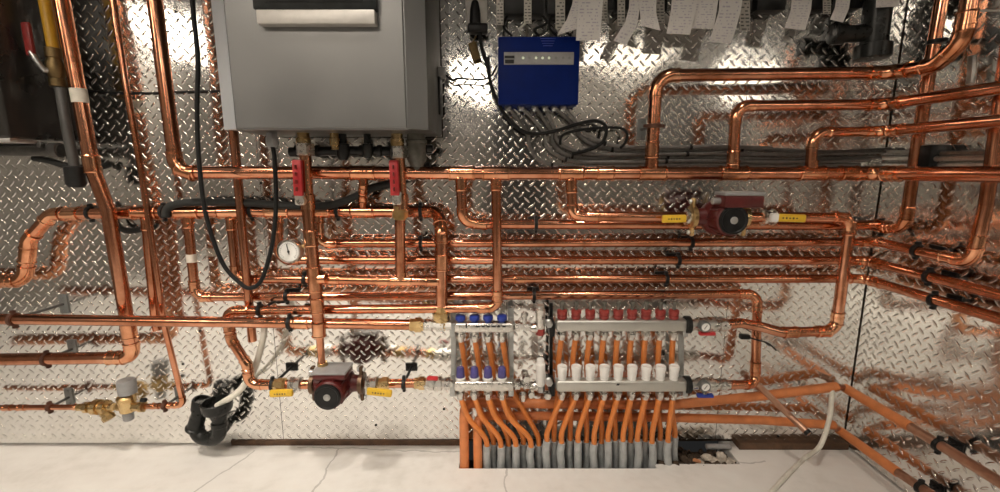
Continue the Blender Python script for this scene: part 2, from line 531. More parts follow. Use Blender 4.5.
# --- bundle on the wall
db, drb = .060, .065
b0 = pipe('copper pipe dropping from the header, then under the pump line and up the right corner',
          [W(460.5, 172, dm), W(462.5, 221, dm), W(480, 224, .105), W(500, 224, .095), CO(858, 225, .095, .06), R(880, 227, .06), R(905, 228, .06), R(918, 140, .06), R(929, 72, .06), R(947, -30, .06)], .036,
          fits=[('c', R(907, 214, .06)), ('c', W(479, 224, .105)), ('c', R(893, 227.5, .06)), ('c', W(461, 184, dm))], min_turn=40)
p1 = pipe('copper line through the upper pump, ending at the nine-outlet manifold',
          [W(570.5, 172, dm), W(572.5, 214, .14), W(585, 216.3, .15), W(600, 216.5, .15), W(851, 217.5, .15), W(835.5, 331, .15), W(782, 332.5, .15), W(762, 327, .14), W(741, 323, .13), W(728, 324, .13)], .036,
          fits=[('c', W(840, 217, .15)), ('c', W(849, 228, .15)), ('c', W(837, 318, .15)), ('c', W(823, 331, .15)), ('c', W(790, 332, .15)), ('c', W(571.5, 186, dm)), ('c', W(592, 216.5, .15))], min_turn=30)
b1 = pipe('highest bundle pipe below the pump line, turning up the right wall at its far end',
          [W(318, 212, db), W(319.5, 243.5, db), CO(862, 242, db, drb), R(878, 242, drb), R(972, 263, drb), R(986, 205, drb), R(1012, 20, drb)], BUN,
          fits=[('c', W(332, 243.5, db)), ('c', CO(866, 242, db + .03, drb)), ('c', R(950, 258, drb)), ('c', R(979, 243, drb)), ('c', W(319, 228, db))])
b2 = pipe('second bundle pipe down, sloping along the right wall to the frame edge',
          [W(277, 212, db), W(280, 260, db), CO(862, 260.5, db, drb), R(1045, 306.5, drb)], BUN,
          fits=[('c', W(294, 260, db)), ('c', CO(866, 260.5, db + .03, drb)), ('c', R(878, 263, drb)), ('c', W(278, 226, db))])
b3 = pipe('third bundle pipe down, just below the gauge and round the right corner',
          [W(230.5, 212, db), W(236.5, 279.5, db), CO(862, 278.5, db, drb), R(1045, 332, drb)], BUN,
          fits=[('c', W(252, 279.5, db)), ('c', CO(866, 278.5, db + .03, drb)), ('c', R(876, 283, drb)), ('c', W(231.5, 224, db)), ('c', W(520, 279.5, db))])
b4 = pipe('lowest bundle pipe, ending in a drop beside the nine-outlet manifold',
          [W(187, 212, db), W(195.5, 297, db), W(500, 295.5, db), W(757.5, 294, db), W(755, 384, .10), W(742, 384.5, .125), W(728, 384.5, .13)], BUN,
          fits=[('c', W(207, 297, db)), ('c', W(744, 294, db)), ('c', W(757.5, 306, db)), ('c', W(756, 366, .08)), ('k', W(192, 258, db), .03), ('c', W(193.5, 286, db)), ('c', W(188, 222, db))], min_turn=30)
# --- second header, left
dh = .06
h2 = pipe('second copper header below the first, from the frame edge to above the small manifold',
          [W(-40, 281, dh), W(25, 280.5, dh), W(29, 240, dh), W(52, 214, dh), W(250, 211.5, dh), W(420, 211.5, dh), W(439, 212, .075), W(441.5, 232, .13), W(441.5, 316, .13)], .044, rad=.05,
          fits=[('t', W(146, 212, dh), W(150, 260, dh), .032), ('t', W(188, 212, dh), W(190, 260, dh), .03), ('t', W(231, 212, dh), W(233, 260, dh), .03), ('t', W(278, 212, dh), W(279, 250, dh), .03),
                ('t', W(319, 212, dh), W(319, 250, dh), .03), ('t', W(363, 212, dh), W(363, 150, dh), .028), ('c', W(72, 213, dh)), ('c', W(10, 281, dh)), ('c', W(28.5, 255, dh)), ('c', W(441.5, 262, .13)), ('b', W(441.5, 313, .13))])
bm_lab = 'short vertical copper link between the two headers right of the red lever valve pipe'
lk = pipe('short vertical copper link joining the two headers', [W(363.5, 172, dm), W(363, 190, .11), W(363, 212, dh)], .028, elbows=False, fits=[('c', W(363.5, 186, .125)), ('c', W(363, 196, .095))])
t2 = pipe('copper drop from second header passing behind the long low pipe near left', [W(146, 212, dh), W(149, 250, dh), W(156, 322, dh), W(158, 330, dh)], .034, elbows=False, fits=[('c', W(147, 224, dh))])
t1 = pipe('tall slanted copper pipe from behind the boiler, stub end below the long pipe', [W(231.5, 110, .095), W(252.5, 341, .095)], .030, elbows=False)
# --- left verticals
l1 = pipe('thick copper pipe from top left corner with a jog, elbowing left low down',
          [W(56, -30, .12), W(93, 170, .12), W(108, 209, .11), W(133.5, 357.5, .10), W(-40, 360, .10)], .045,
          fits=[('c', W(128, 330, .10)), ('c', W(117, 358, .10)), ('k', W(75.5, 96, .12), .045), ('c', W(92, 164, .12))], rad=.04)
l2 = pipe('thin copper pipe dropping down the left side into the pressure reducer line',
          [W(109, -30, .085), W(125, 80, .085), W(142, 175, .085), W(165, 328, .09), W(184, 405, .08), W(143, 406.5, .08)], .021, fits=[('c', W(172, 405.5, .08)), ('c', W(156, 406, .08))])
l3 = pipe('thin copper pipe with brass fittings entering low from the left', [W(-40, 408, .08), W(30, 407.5, .08), W(88, 407, .08)], .021, mat='copper',
          fits=[('c', W(78, 407, .08)), ('c', W(8, 408, .08)), ('c', W(22, 408, .08))])
lh = pipe('long low copper pipe crossing in front from left edge to the four-outlet manifold',
          [W(-40, 318.5, .18), W(150, 321, .18), W(330, 323.5, .17), W(420, 325, .135)], .038, elbows=False,
          fits=[('c', W(302, 323, .17)), ('b', W(416, 325, .137))])
# --- boiler pipes
vb1 = pipe('vertical copper pipe under left boiler valve carrying the gauge, reaching the lower pump',
           [W(308, 208, .19), W(313, 262, .19), W(318.5, 318, .19), W(319, 332, .19)], .041, elbows=False,
           fits=[('t', W(313.5, 279, .19), W(350, 279, .19), .034), ('c', W(310, 238, .19)), ('c', W(317, 305, .19)), ('c', W(319, 329, .19))])
bm = B(); sweep(bm, [W(319, 330, .19), W(320, 340, .19), W(322.5, 372, .17)], [.018, .013, .012], 12)
part('thin_tail', bm, M['copper'], vb1)
bm = B(); hexn(bm, W(322.5, 362, .175), W(322.5, 374, .17) - W(322.5, 362, .175), .035, .019); part('adaptor', bm, M['brass'], vb1, 'brass adaptor')
f3 = pipe('short horizontal copper crosspiece between the two boiler drops', [W(322, 279.5, .165), W(400, 281, .15), W(435, 281.5, .135)], .034, elbows=False,
          fits=[('t', W(401, 281, .15), W(400, 230, .15), .033), ('c', W(333, 279.7, .163)), ('c', W(432, 281.5, .136)), ('c', W(384, 281, .15))])
vb2 = pipe('vertical copper pipe under right boiler valve down to the crosspiece', [W(400, 212, .16), W(400.5, 276, .15)], .036, elbows=False, fits=[('b', W(400, 212, .16))])
p2 = pipe('copper drop in the middle turning left and feeding the lower dark red pump line',
          [W(496, 173, dm), W(497.5, 308, dm), W(380, 309, dm), W(226, 311, .135), W(231.5, 340, .14), W(247, 364, .145), W(249.5, 384.5, .15), W(300, 384.5, .15), W(425, 383, .13)], .034,
          fits=[('c', W(496, 184, dm)), ('c', W(497, 296, dm)), ('c', W(484, 308, dm)), ('c', W(243, 310, dm)), ('c', W(266, 384.5, .15)), ('c', W(229, 326, .14)), ('b', W(280, 384.5, .15)), ('b', W(383, 384, .14)), ('b', W(420, 383, .13))], rad=.034)
bent = pipe('dull copper tube leaning off the wall with an open dark end', [W(757, 384, .05), W(790, 416, .10), W(809, 434, .17)], .024, mat='dull', elbows=False)
bm = B(); t_ = (W(809, 434, .17) - W(790, 416, .10)).normalized(); lathe(bm, W(809, 434, .17), t_, [(-.012, .0128), (.001, .0135), (.001, .010), (-.008, .009)], 14); part('open_end', bm, M['blk'], bent, 'dark open pipe end')

# --- thick orange insulated pipes low on the wall
def insulated(label, back, right, barefrom, dia):
    o = pipe(label, back, dia, name='insulated_pipe', mat='orange2', elbows=False, rad=.045)
    bm = B(); sweep(bm, [right[0], barefrom], dia / 2, 14); part('right_run', bm, M['orange2'], o)
    bm = B(); sweep(bm, [back[-1], back[-1].lerp(right[0], .5), right[0]], dia * .36, 12); part('bend', bm, M['dull'], o, 'dark bare pipe bend in the corner')
    bm = B(); sweep(bm, [barefrom - (barefrom - right[0]).normalized() * .004, right[1]], dia * .43, 14); part('bare_end', bm, M['dull'], o, 'bare brown copper pipe')
    return o
insulated('upper orange insulated pipe along the wall base, bending into the floor by the small manifold',
          [Vector((W(465, 467, .125).x, -.125, -.13)), W(464.5, 466, .125), W(464, 420, .11), W(464.5, 404, .085), W(480, 402.5, .05), W(560, 404, .045), W(670, 405, .045), W(760, 396, .05), W(837, 386.5, .06)],
          [R(845, 388, .055), R(1040, 507, .055)], R(911, 427, .055), .036)
insulated('lower orange insulated pipe along the wall base, second pipe into the floor opening',
          [Vector((W(478, 467, .125).x, -.125, -.13)), W(478, 466, .125), W(477.5, 432, .11), W(478, 417, .085), W(492, 415.5, .05), W(560, 416, .045), W(670, 417.5, .045), W(760, 420, .05), W(834, 425, .06)],
          [R(839, 430, .055), R(975, 523, .055)], R(898, 472.5, .055), .034)

# ------------------------------------------------------------------ clamps
def hclamp(label, px, py, d, r, mat='blk', **k): return clamp(label, W(px, py, d), dX, r, 'b', True, mat, **k)
hclamp('rusty ring clamp holding the long low pipe near the left edge', 14, 319.3, .18, .019, 'rust', plate='dzinc')
hclamp('rusty ring clamp on the low pipe that elbows left', 47.5, 359.2, .10, .021, 'rust', plate='dzinc')
hclamp('rusty ring clamp on thin pipe left of the brass strainer', 50, 407.3, .08, .0105, 'rust', plate='dzinc')
hclamp('rusty ring clamp on thin pipe right of the grey pressure reducer', 165, 405.8, .08, .0105, 'rust', plate='dzinc')
hclamp('black ring clamp on second header left of the thick jogged pipe', 91, 213, dh, .020)
hclamp('black clamp on second header at the end of the foam hose', 164, 212, dh, .020)
hclamp('black clamp on second header behind the black cord', 252, 211.5, dh, .020)
hclamp('black clamp on second header right of the left boiler drop', 338, 211.5, dh, .020)
hclamp('black clamp on second header under the short stacked clamp column', 421, 211.5, dh, .020)
hclamp('black clamp on highest bundle pipe right of boiler drop', 421, 243.3, db, .016)
hclamp('black clamp on lowest bundle pipe near the cord loop', 287, 296.5, db, .016)
hclamp('black clamp on third bundle pipe left of the gauge pipe', 305, 279.4, db, .016)
hclamp('black clamp on the middle feed pipe above the long low pipe', 260, 310, dm, .017)
hclamp('black clamp on the long low pipe beside the boiler drop', 290, 322.8, .173, .019)
hclamp('black clamp on pipe under the pump line near the blue box', 536, 224, .095, .018)
hclamp('black clamp on highest bundle pipe below the upper pump', 691, 242.6, db, .016)
hclamp('black clamp on second bundle pipe below the upper pump', 678, 260.3, db, .016)
hclamp('black clamp on third bundle pipe below the upper pump', 666, 279, db, .016)
hclamp('black clamp on lowest bundle pipe above the manifold gap', 534, 295.3, db, .016)
hclamp('black clamp on lower pump line left of yellow lever', 273, 384.5, .15, .017)
hclamp('black clamp on lower pump line between pump and small manifold', 404, 383.5, .14, .017)
def rclamp(label, px, py, d, r, q): return clamp(label, R(px, py, d), R(*q, d) - R(px, py, d), r, 'r')
rclamp('black ring clamp on right wall pipe nearest the corner', 881, 227, .06, .018, (890, 227.5))
rclamp('black ring clamp on bundle pipe before its right wall elbow', 917, 250.5, drb, .016, (925, 252.4))
rclamp('black ring clamp on middle sloping right wall pipe', 929, 276.5, drb, .016, (940, 279.3))
rclamp('black ring clamp on lowest sloping copper pipe of right wall', 934, 300, drb, .016, (945, 303.2))
rclamp('black ring clamp on upper orange insulated pipe, right wall', 939, 445, .055, .0165, (950, 452))
rclamp('black ring clamp on lower orange insulated pipe, right wall', 921, 488, .055, .0155, (930, 494))
rclamp('black clamp between two right wall risers near the top', 936, 42, .06, .019, (941, 10))

clamp('rusty clamp holding the riser of the uppermost run to the wall', W(654, 126, dm), dZ, .021, 'b', True, 'rust', 'dzinc')

# ------------------------------------------------------------------ wall-hung boiler
d1, d2 = .36, .325
zb = W(320, 129.5, d1).z; zt = zb + .86
xl = W(235, 128, d1).x; xr = W(408, 128, d1).x
cw = .052
rb = root('wall_boiler', Vector(((xl + xr) / 2, -.1, zb)), 'silver grey wall-hung boiler with dark display strip at top', 'boiler')
def prism(bm, poly, z0, z1):
    n = len(poly)
    lo = [bm.verts.new((x, y, z0)) for x, y in poly]; hi = [bm.verts.new((x, y, z1)) for x, y in poly]
    for i in range(n): bm.faces.new((lo[i], lo[(i + 1) % n], hi[(i + 1) % n], hi[i]))
    bm.faces.new(list(reversed(lo))); bm.faces.new(hi)
bm = B(); prism(bm, [(xl - cw, -.02), (xr + cw, -.02), (xr + cw, -d2 + .004), (xl - cw, -d2 + .004)], zb + .004, zt); part('casing', bm, M['casing'], rb, 'side casing in shade-darkened grey')
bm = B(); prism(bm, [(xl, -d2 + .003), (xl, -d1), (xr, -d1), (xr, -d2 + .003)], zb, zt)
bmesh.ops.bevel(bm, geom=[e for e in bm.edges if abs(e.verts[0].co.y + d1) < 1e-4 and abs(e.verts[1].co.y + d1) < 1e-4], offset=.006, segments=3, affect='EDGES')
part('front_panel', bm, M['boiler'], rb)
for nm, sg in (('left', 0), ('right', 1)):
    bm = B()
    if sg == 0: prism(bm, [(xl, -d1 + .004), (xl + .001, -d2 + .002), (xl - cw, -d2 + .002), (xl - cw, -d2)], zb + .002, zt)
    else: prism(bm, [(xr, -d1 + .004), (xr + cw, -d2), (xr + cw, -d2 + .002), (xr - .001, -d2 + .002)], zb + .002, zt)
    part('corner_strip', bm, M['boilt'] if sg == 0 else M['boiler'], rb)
def on(px, py, d=d1): return W(px, py, d)
bm = B(); a, c = on(257, 24, .385), on(374.5, 9.5, .385)
box(bm, Vector(((a.x + c.x) / 2, -.372, (a.z + c.z) / 2)), (c.x - a.x, .03, c.z - a.z), None, .003)
trim = part('display_trim', bm, M['alu'], rb, 'brushed metal trim bar')
bm = B(); a2 = on(254, 9, .385); c2 = on(375, 9, .385); zq = a2.z
box(bm, Vector(((a2.x + c2.x) / 2, -.370, zq + .055)), (c2.x - a2.x + .006, .03, .11), None, .003); dp = part('display_panel', bm, M['disp'], rb, 'dark glossy display strip')
bm = B(); box(bm, Vector(((a2.x + c2.x) / 2 + .0, -.3855, zq + .060)), (.26, .002, .085), None, .0008); part('screen', bm, M['blk'], dp)
# under-boiler fittings belonging to the boiler
for i, (px, py, dd, rr, m_) in enumerate([(272, 137, .20, .016, 'greyp'), (303, 134, .19, .019, 'brass'), (334, 133, .17, .014, 'brass'), (397, 134, .16, .019, 'brass')]):
    p = W(px, py, dd); bm = B()
    lathe(bm, Vector((p.x, p.y, zb + .01)), -dZ, [(0, rr), (.02, rr), (.022, rr * 1.2), (.045, rr * 1.2), (.046, rr * .9), (.058, rr * .9)], 12)
    part('connection_stub', bm, M[m_], rb)
# black pipework below boiler
bm = B(); sweep(bm, fillet([W(290, 152, .14), W(330, 151, .14), W(385, 151, .13), W(432, 149, .12)], .03)[0], .016, 12)
for px in (298, 318, 341, 362, 380): lathe(bm, W(px, 151, .138) - dX * .007, dX, [(0, .016), (.001, .0205), (.013, .0205), (.014, .016)], 14)
bp = thing('drain_pipe', bm, M['blk'], 'black ribbed drain pipe running under the silver boiler', 'pipe')
bm = B(); lathe(bm, W(342, 134, .15), -dZ, [(0, .014), (.03, .014), (.032, .022), (.07, .022), (.085, .014)], 14); part('drop', bm, M['blk'], bp)
bm = B(); lathe(bm, W(367, 134, .15), -dZ, [(0, .012), (.03, .012), (.032, .018), (.06, .018), (.08, .010)], 14); part('drop', bm, M['abs'], bp)
p = W(416, 133, .14)
bm = B(); lathe(bm, Vector((p.x, p.y, zb + .006)), -dZ, [(0, .03), (.02, .03), (.022, .036), (.03, .036), (.032, .033), (.085, .033), (.11, .020), (.112, .014), (.13, .014)], 20)
tr = thing('condensate_trap', bm, M['clear'], 'smoky translucent condensate trap under the right end of the boiler', 'trap')
bm = B(); cyl(bm, p + Vector((.036, 0, -.05)), dX, .02, .011, 12); part('outlet', bm, M['blk'], tr)

# isolating valves under the boiler
def iso(label, px, d, y0, hx):
    a = W(px, y0, d); bt = W(px + 3, 209, d)
    o = root('isolating_valve', bt, label, 'valve')
    ax = (bt - a).normalized(); L = (bt - a).length
    bm = B(); hexn(bm, a, ax, .040, .030); part('union_nut', bm, M['nickel'], o, 'grey hexagonal union nut')
    bm = B(); lathe(bm, a + ax * .038, ax, [(0, .018), (L - .09, .019), (L - .085, .024), (L - .038, .024)], 14); part('body', bm, M['fit'], o)
    hc = W(hx, 178, d + .035)
    bm = B(); x_, y_, z_ = axes_for(W(hx + 1, 193, d + .035) - W(hx - .5, 163, d + .035), dX)
    box(bm, hc, (.115, .016, .030), (x_, y_, z_), .005); hh = part('lever', bm, M['redp'], o, 'red lever handle')
    bm = B()
    for k in (-.035, -.012, .012, .035): box(bm, hc + x_ * k - dY * .0145, (.013, .003, .016), (x_, -z_ if abs(z_.y) < .5 else y_, dY), .0008)
    part('raised_mark', bm, M['redc'], hh)
    bm = B(); q = W(hx + 3, 198, d + .02); box(bm, q, (.032, .035, .045), None, .007); cyl(bm, W(hx + 2, 201, d + .045), dY, .05, .013, 12); part('valve_stem', bm, M['nickel'], o)
iso('brass isolating valve with red lever under the boiler, left, on the gauge pipe', 305, .19, 143, 298)
iso('brass isolating valve with red lever under the boiler, right, above the crosspiece', 399, .16, 146, 394.5)

# gauge
gp = W(290, 251, .205)
o = root('pressure_gauge', gp, 'round white pressure gauge in chrome rim left of the boiler drop', 'gauge')
gn = -dY
bm = B(); lathe(bm, gp + dY * .02, gn, [(0, .036), (.004, .041), (.028, .041), (.032, .038), (.032, .034), (.027, .034)], 32); part('case', bm, M['nickel'], o)
bm = B(); cyl(bm, gp + dY * .004, gn, .0145, .0345, 32); fc = part('dial', bm, M['gface'], o, 'white dial')
bm = B()
for k in range(21):
    a = math.radians(-135 + 13.5 * k); r_ = .027
    q = gp + gn * .0108 + Vector((math.sin(a) * r_, 0, math.cos(a) * r_))
    rad = Vector((math.sin(a), 0, math.cos(a)))
    box(bm, q, (.0012, .0006, .006 if k % 5 == 0 else .0035), (rad.cross(dY).normalized(), dY, rad))
part('tick_marks', bm, M['label'], fc)
bm = B(); ndl = Vector((-.18, 0, .98)).normalized(); box(bm, gp + gn * .0118 + ndl * .008, (.0028, .001, .036), (ndl.cross(dY).normalized(), dY, ndl), .0004); cyl(bm, gp + gn * .0100, gn, .004, .004, 12); part('needle', bm, M['label'], fc)
bm = B(); sweep(bm, [gp + dY * .0, gp + Vector((.03, .012, .008)), W(309, 243, .19)], .007, 10); part('stem', bm, M['brass'], o)

# black cord loop hanging from the boiler
pts = [(193, -20), (193, 10), (198, 60), (197, 110), (199, 160), (206, 215), (222, 262), (240, 283), (251, 288), (262, 279), (272, 245), (276, 205), (274.5, 160), (272.5, 146)]
def spline(p, n=6):
    out = []
    for i in range(len(p) - 1):
        a, b_, c, e = p[max(i - 1, 0)], p[i], p[i + 1], p[min(i + 2, len(p) - 1)]
        for k in range(n):
            t = k / n
            out.append(.5 * ((2 * b_) + (c - a) * t + (2 * a - 5 * b_ + 4 * c - e) * t * t + (3 * b_ - a - 3 * c + e) * t ** 3))
    out.append(p[-1])
    return out
bm = B(); sweep(bm, spline([W(x, y, .245) for x, y in pts]), .0068, 10)
o = thing('hose', bm, M['rub'], 'thin black hose hanging in a long loop left of the gauge', 'hose')
bm = B(); hexn(bm, W(272.5, 147, .245), dZ, .04, .017); part('end_nut', bm, M['greyp'], o, 'grey end nut')
# foam-covered line on the second header
bm = B(); sweep(bm, spline([W(x, y, .085) for x, y in [(166, 217), (168, 208), (182, 203), (215, 202), (250, 203), (300, 206), (330, 205), (352, 198), (372, 188), (395, 182), (430, 165)]]), .0135, 10)
thing('foam_hose', bm, M['foam'], 'dark foam-covered hose lying along the top of the second header', 'hose')
bm = B(); sweep(bm, spline([W(x, y, .03) for x, y in [(95, 209), (112, 213), (118, 226), (130, 231), (146, 228)]]), .011, 10)
thing('foam_hose', bm, M['foam'], 'short dark foam hose bent behind the thick jogged pipe', 'hose')
# milky hose to the drain cup
bm = B(); sweep(bm, spline([W(x, y, .105) for x, y in [(263, 318), (264, 332), (259, 355), (252, 374), (238, 392), (225, 401), (217, 406)]]), .0115, 10)
thing('hose', bm, M['offw'], 'milky white hose running down into the black drain cup', 'hose')
bm = B(); sweep(bm, spline([W(832, 390, .07), W(831.5, 400, .08), W(829, 420, .10), W(820, 446, .16), G(805, 458, .008), G(788, 474, .008), G(768, 496, .008), G(752, 515, .008)]), .0085, 10)
thing('hose', bm, M['offw'], 'milky white hose curving across the floor from the right corner', 'hose')

# ------------------------------------------------------------------ black drain trap by the wall
dp_ = .10
o = root('drain_trap', Vector((W(205, 440, .07).x, -.07, 0)), 'black plastic U-bend drain trap with open cup, at the wall foot', 'drain')
e1, e2 = .095, .065
bm = B(); q = W(217.5, 410, e1); lathe(bm, q, dZ, [(-.034, .025), (-.018, .030), (-.004, .048), (.004, .052), (.034, .055), (.038, .052), (.036, .048), (.004, .044), (-.004, .02)], 26); part('cup', bm, M['abs'], o)
bm = B(); sweep(bm, fillet([W(220, 413, e1), W(219, 440, e1 - .01), W(193.5, 437, e2), W(201.5, 402, e2)], .05)[0], .0262, 16); part('u_bend', bm, M['abs'], o)
bm = B(); t_ = W(202.5, 398, e2) - W(200, 410, e2); lathe(bm, W(200, 410, e2), t_, [(0, .026), (.003, .032), (.044, .034), (.048, .031), (.047, .027), (.006, .024)], 22); part('collar', bm, M['abs'], o)
bm = B(); t_ = W(199, 412, e2) - W(194.5, 429, e2); lathe(bm, W(194.5, 430, e2), t_, [(0, .026), (.003, .033), (.012, .034), (.016, .029), (.06, .0275)], 22); part('collar', bm, M['abs'], o)
bm = B(); lathe(bm, W(219.5, 424, e1), dZ, [(-.010, .026), (-.008, .029), (.008, .029), (.010, .026)], 20); part('collar', bm, M['abs'], o)
bm = B(); q = W(209, 438, .075); sweep(bm, [q, Vector((q.x + .01, .004, q.z - .004))], .024, 14); part('outlet', bm, M['abs'], o)

# ------------------------------------------------------------------ brass strainer + pressure reducer (left)
a = W(86, 407.2, .08)
o = root('strainer', a, 'brass strainer on thin pipe left of the pressure reducer', 'valve')
bm = B(); lathe(bm, W(78, 407.2, .08), dX, [(0, .014), (.03, .014), (.03, .022), (.045, .022), (.046, .016), (.06, .016)], 8); part('union_nut', bm, M['brass'], o)
bm = B(); lathe(bm, W(94, 407, .08), dX, [(0, .018), (.002, .029), (.022, .029), (.024, .022), (.034, .022), (.036, .027), (.052, .027), (.054, .016), (.075, .016)], 16); part('body', bm, M['brass'], o)
bm = B(); ax_ = Vector((.55, -.1, -.83)).normalized(); lathe(bm, W(101, 407, .08), ax_, [(0, .018), (.04, .019), (.041, .022), (.058, .022), (.06, .015)], 8); part('cap', bm, M['brass'], o)
o = root('pressure_reducer', W(128, 406, .085), 'brass pressure reducer with grey cap above and grey bowl below', 'valve')
bm = B(); lathe(bm, W(128.5, 412, .085), dZ, [(0, .018), (.005, .026), (.062, .032), (.070, .026)], 20); lathe(bm, W(118, 406.5, .085), dX, [(0, .016), (.02, .018), (.02, .024), (.05, .024), (.052, .018), (.085, .017), (.085, .021), (.10, .021), (.101, .014)], 8); part('body', bm, M['brass'], o)
bm = B(); lathe(bm, W(128, 393.5, .085), dZ, [(0, .026), (.002, .030), (.050, .031), (.056, .028)], 24); part('adjusting_cap', bm, M['lid'], o, 'grey adjusting cap')
bm = B(); lathe(bm, W(129, 420, .085), dZ, [(0, .014), (.004, .018), (.036, .019)], 20); part('bowl', bm, M['lid'], o, 'grey lower bowl')
bm = B(); cyl(bm, W(141, 400, .10), dX, .02, .008, 12); part('plug', bm, M['blk'], o)

# ------------------------------------------------------------------ pumps
def pump(label, c, motor_px, box_c, box_s, lid_name, lev):
    """c: point on the pipe axis; motor protrudes towards the room"""
    o = root('circulation_pump', c, label, 'pump')
    bm = B(); lathe(bm, c + dY * .055, -dY, [(0, .03), (.012, .05), (.05, .062), (.075, .060), (.085, .052)], 28)
    lathe(bm, c - dX * .085, dX, [(0, .030), (.02, .030), (.05, .036), (.12, .036), (.15, .030), (.17, .030)], 20)
    part('volute', bm, M['red'], o)
    bm = B(); lathe(bm, c - dY * .028, -dY, [(0, .046), (.004, .051), (.060, .051), (.066, .047), (.067, .044)], 28)
    for k in range(10):
        a = 2 * PI * k / 10; v = Vector((math.cos(a), 0, math.sin(a)))
        box(bm, c - dY * .06 + v * .051, (.006, .055, .008), (v.cross(dY), dY, v), .001)
    mt = part('motor', bm, M['red'], o)
    fcn = c - dY * .094
    bm = B(); lathe(bm, fcn, -dY, [(0, .044), (.006, .047), (.012, .045), (.013, .039), (.011, .037)], 28); part('face', bm, M['blk'], mt, 'black round motor face')
    bm = B(); lathe(bm, fcn - dY * .007, -dY, [(0, .012), (.006, .012), (.008, .009)], 16); part('vent_screw', bm, M['steel'], mt)
    bm = B()
    for k in range(8):
        a = 2 * PI * k / 8 + .2; v = Vector((math.cos(a), 0, math.sin(a)))
        box(bm, fcn - dY * .0085 + v * .026, (.005, .0015, .009), (v.cross(dY), dY, v), .0004)
    part('face_mark', bm, M['greyp'], mt)
    bm = B(); box(bm, box_c, box_s, None, .006); tb = part('terminal_box', bm, M['red'], o)
    bm = B(); box(bm, box_c + dZ * (box_s[2] / 2 + .004), (box_s[0] + .004, box_s[1] + .004, .010), None, .003); part('lid', bm, M['lid'], tb, 'grey lid')
    bm = B(); cyl(bm, box_c + Vector((-box_s[0] / 2 - .025, 0, 0)), dX, .027, .011, 12); part('cable_gland', bm, M['steel'], tb)
    for s in (-1, 1):
        bm = B(); q = c + dX * s * .088
        lathe(bm, q - dX * .008, dX, [(0, .036), (.001, .039), (.015, .039), (.016, .036)], 20)
        box(bm, q, (.014, .026, .132), None, .006)
        part('flange', bm, M['brass'] if lev else M['dbrz'], o, 'brass flange' if lev else None)
        for k in (-1, 1):
            bm = B(); hexn(bm, q + Vector((-.014, 0, k * .053)), dX, .028, .008); part('flange_bolt', bm, M['steel'], o)
    return o
pump('upper dark red circulation pump with black face, on the line below the main header', W(718, 217, .15), None,
     W(739, 201, .225), (.125, .07, .040), 'lid', True)
pump('lower dark red circulation pump with black face, above the sill', W(338, 383, .15), None,
     W(333, 372.5, .19), (.115, .085, .022), 'lid', False)
def lever(label, a, c, d, th, hub, hname='red', cap=None):
    A = W(*a, d); C = W(*c, d)
    o = root('pump_valve', W(*hub, .15), label, 'valve')
    x, y, z = axes_for(C - A, -dY)
    bm = B(); box(bm, (A + C) / 2, ((C - A).length, .026 if th else .012, .016), (x, z if abs(z.z) > .5 else y, dY), .005)
    h = part('lever', bm, M['yel'], o, 'yellow lever handle')
    bm = B(); L = (C - A).length
    for k in range(5): box(bm, A.lerp(C, .25 + .11 * k) - dY * .0083, (L * .05, .006 * (1 if k % 2 else .7), .001), (x, z if abs(z.z) > .5 else y, dY))
    part('lever_mark', bm, M['label'], h, 'dark lettering on lever')
    hb = W(*hub, .15)
    bm = B(); lathe(bm, hb - dX * .022, dX, [(0, .02), (.002, .027), (.012, .027), (.014, .022), (.03, .022), (.032, .027), (.042, .027), (.044, .02)], 8); part('body', bm, M['nickel'], o)
    bm = B(); E = A if (A - hb).length < (C - hb).length else C
    st = E - hb; sweep(bm, [hb, E + dY * .004], .007, 10); part('stem', bm, M['steel'], o)
    if cap:
        bm = B(); box(bm, A, (.026, .028, .018), (x, z if abs(z.z) > .5 else y, dY), .004); part('lever_cap', bm, M['white'], h, 'white lever sleeve')
lever('ball valve with yellow lever left of the upper pump', (662, 219), (686, 218.5), .195, True, (691, 217))
lever('ball valve with yellow and white lever right of the upper pump', (774, 217.5), (805, 218.5), .19, True, (768, 217.3), cap=True)
lever('ball valve with yellow lever left of the lower pump', (270, 393.5), (293, 392.5), .185, True, (296, 384))
lever('ball valve with yellow lever right of the lower pump', (367, 391), (392, 393.5), .185, True, (372, 383.5))

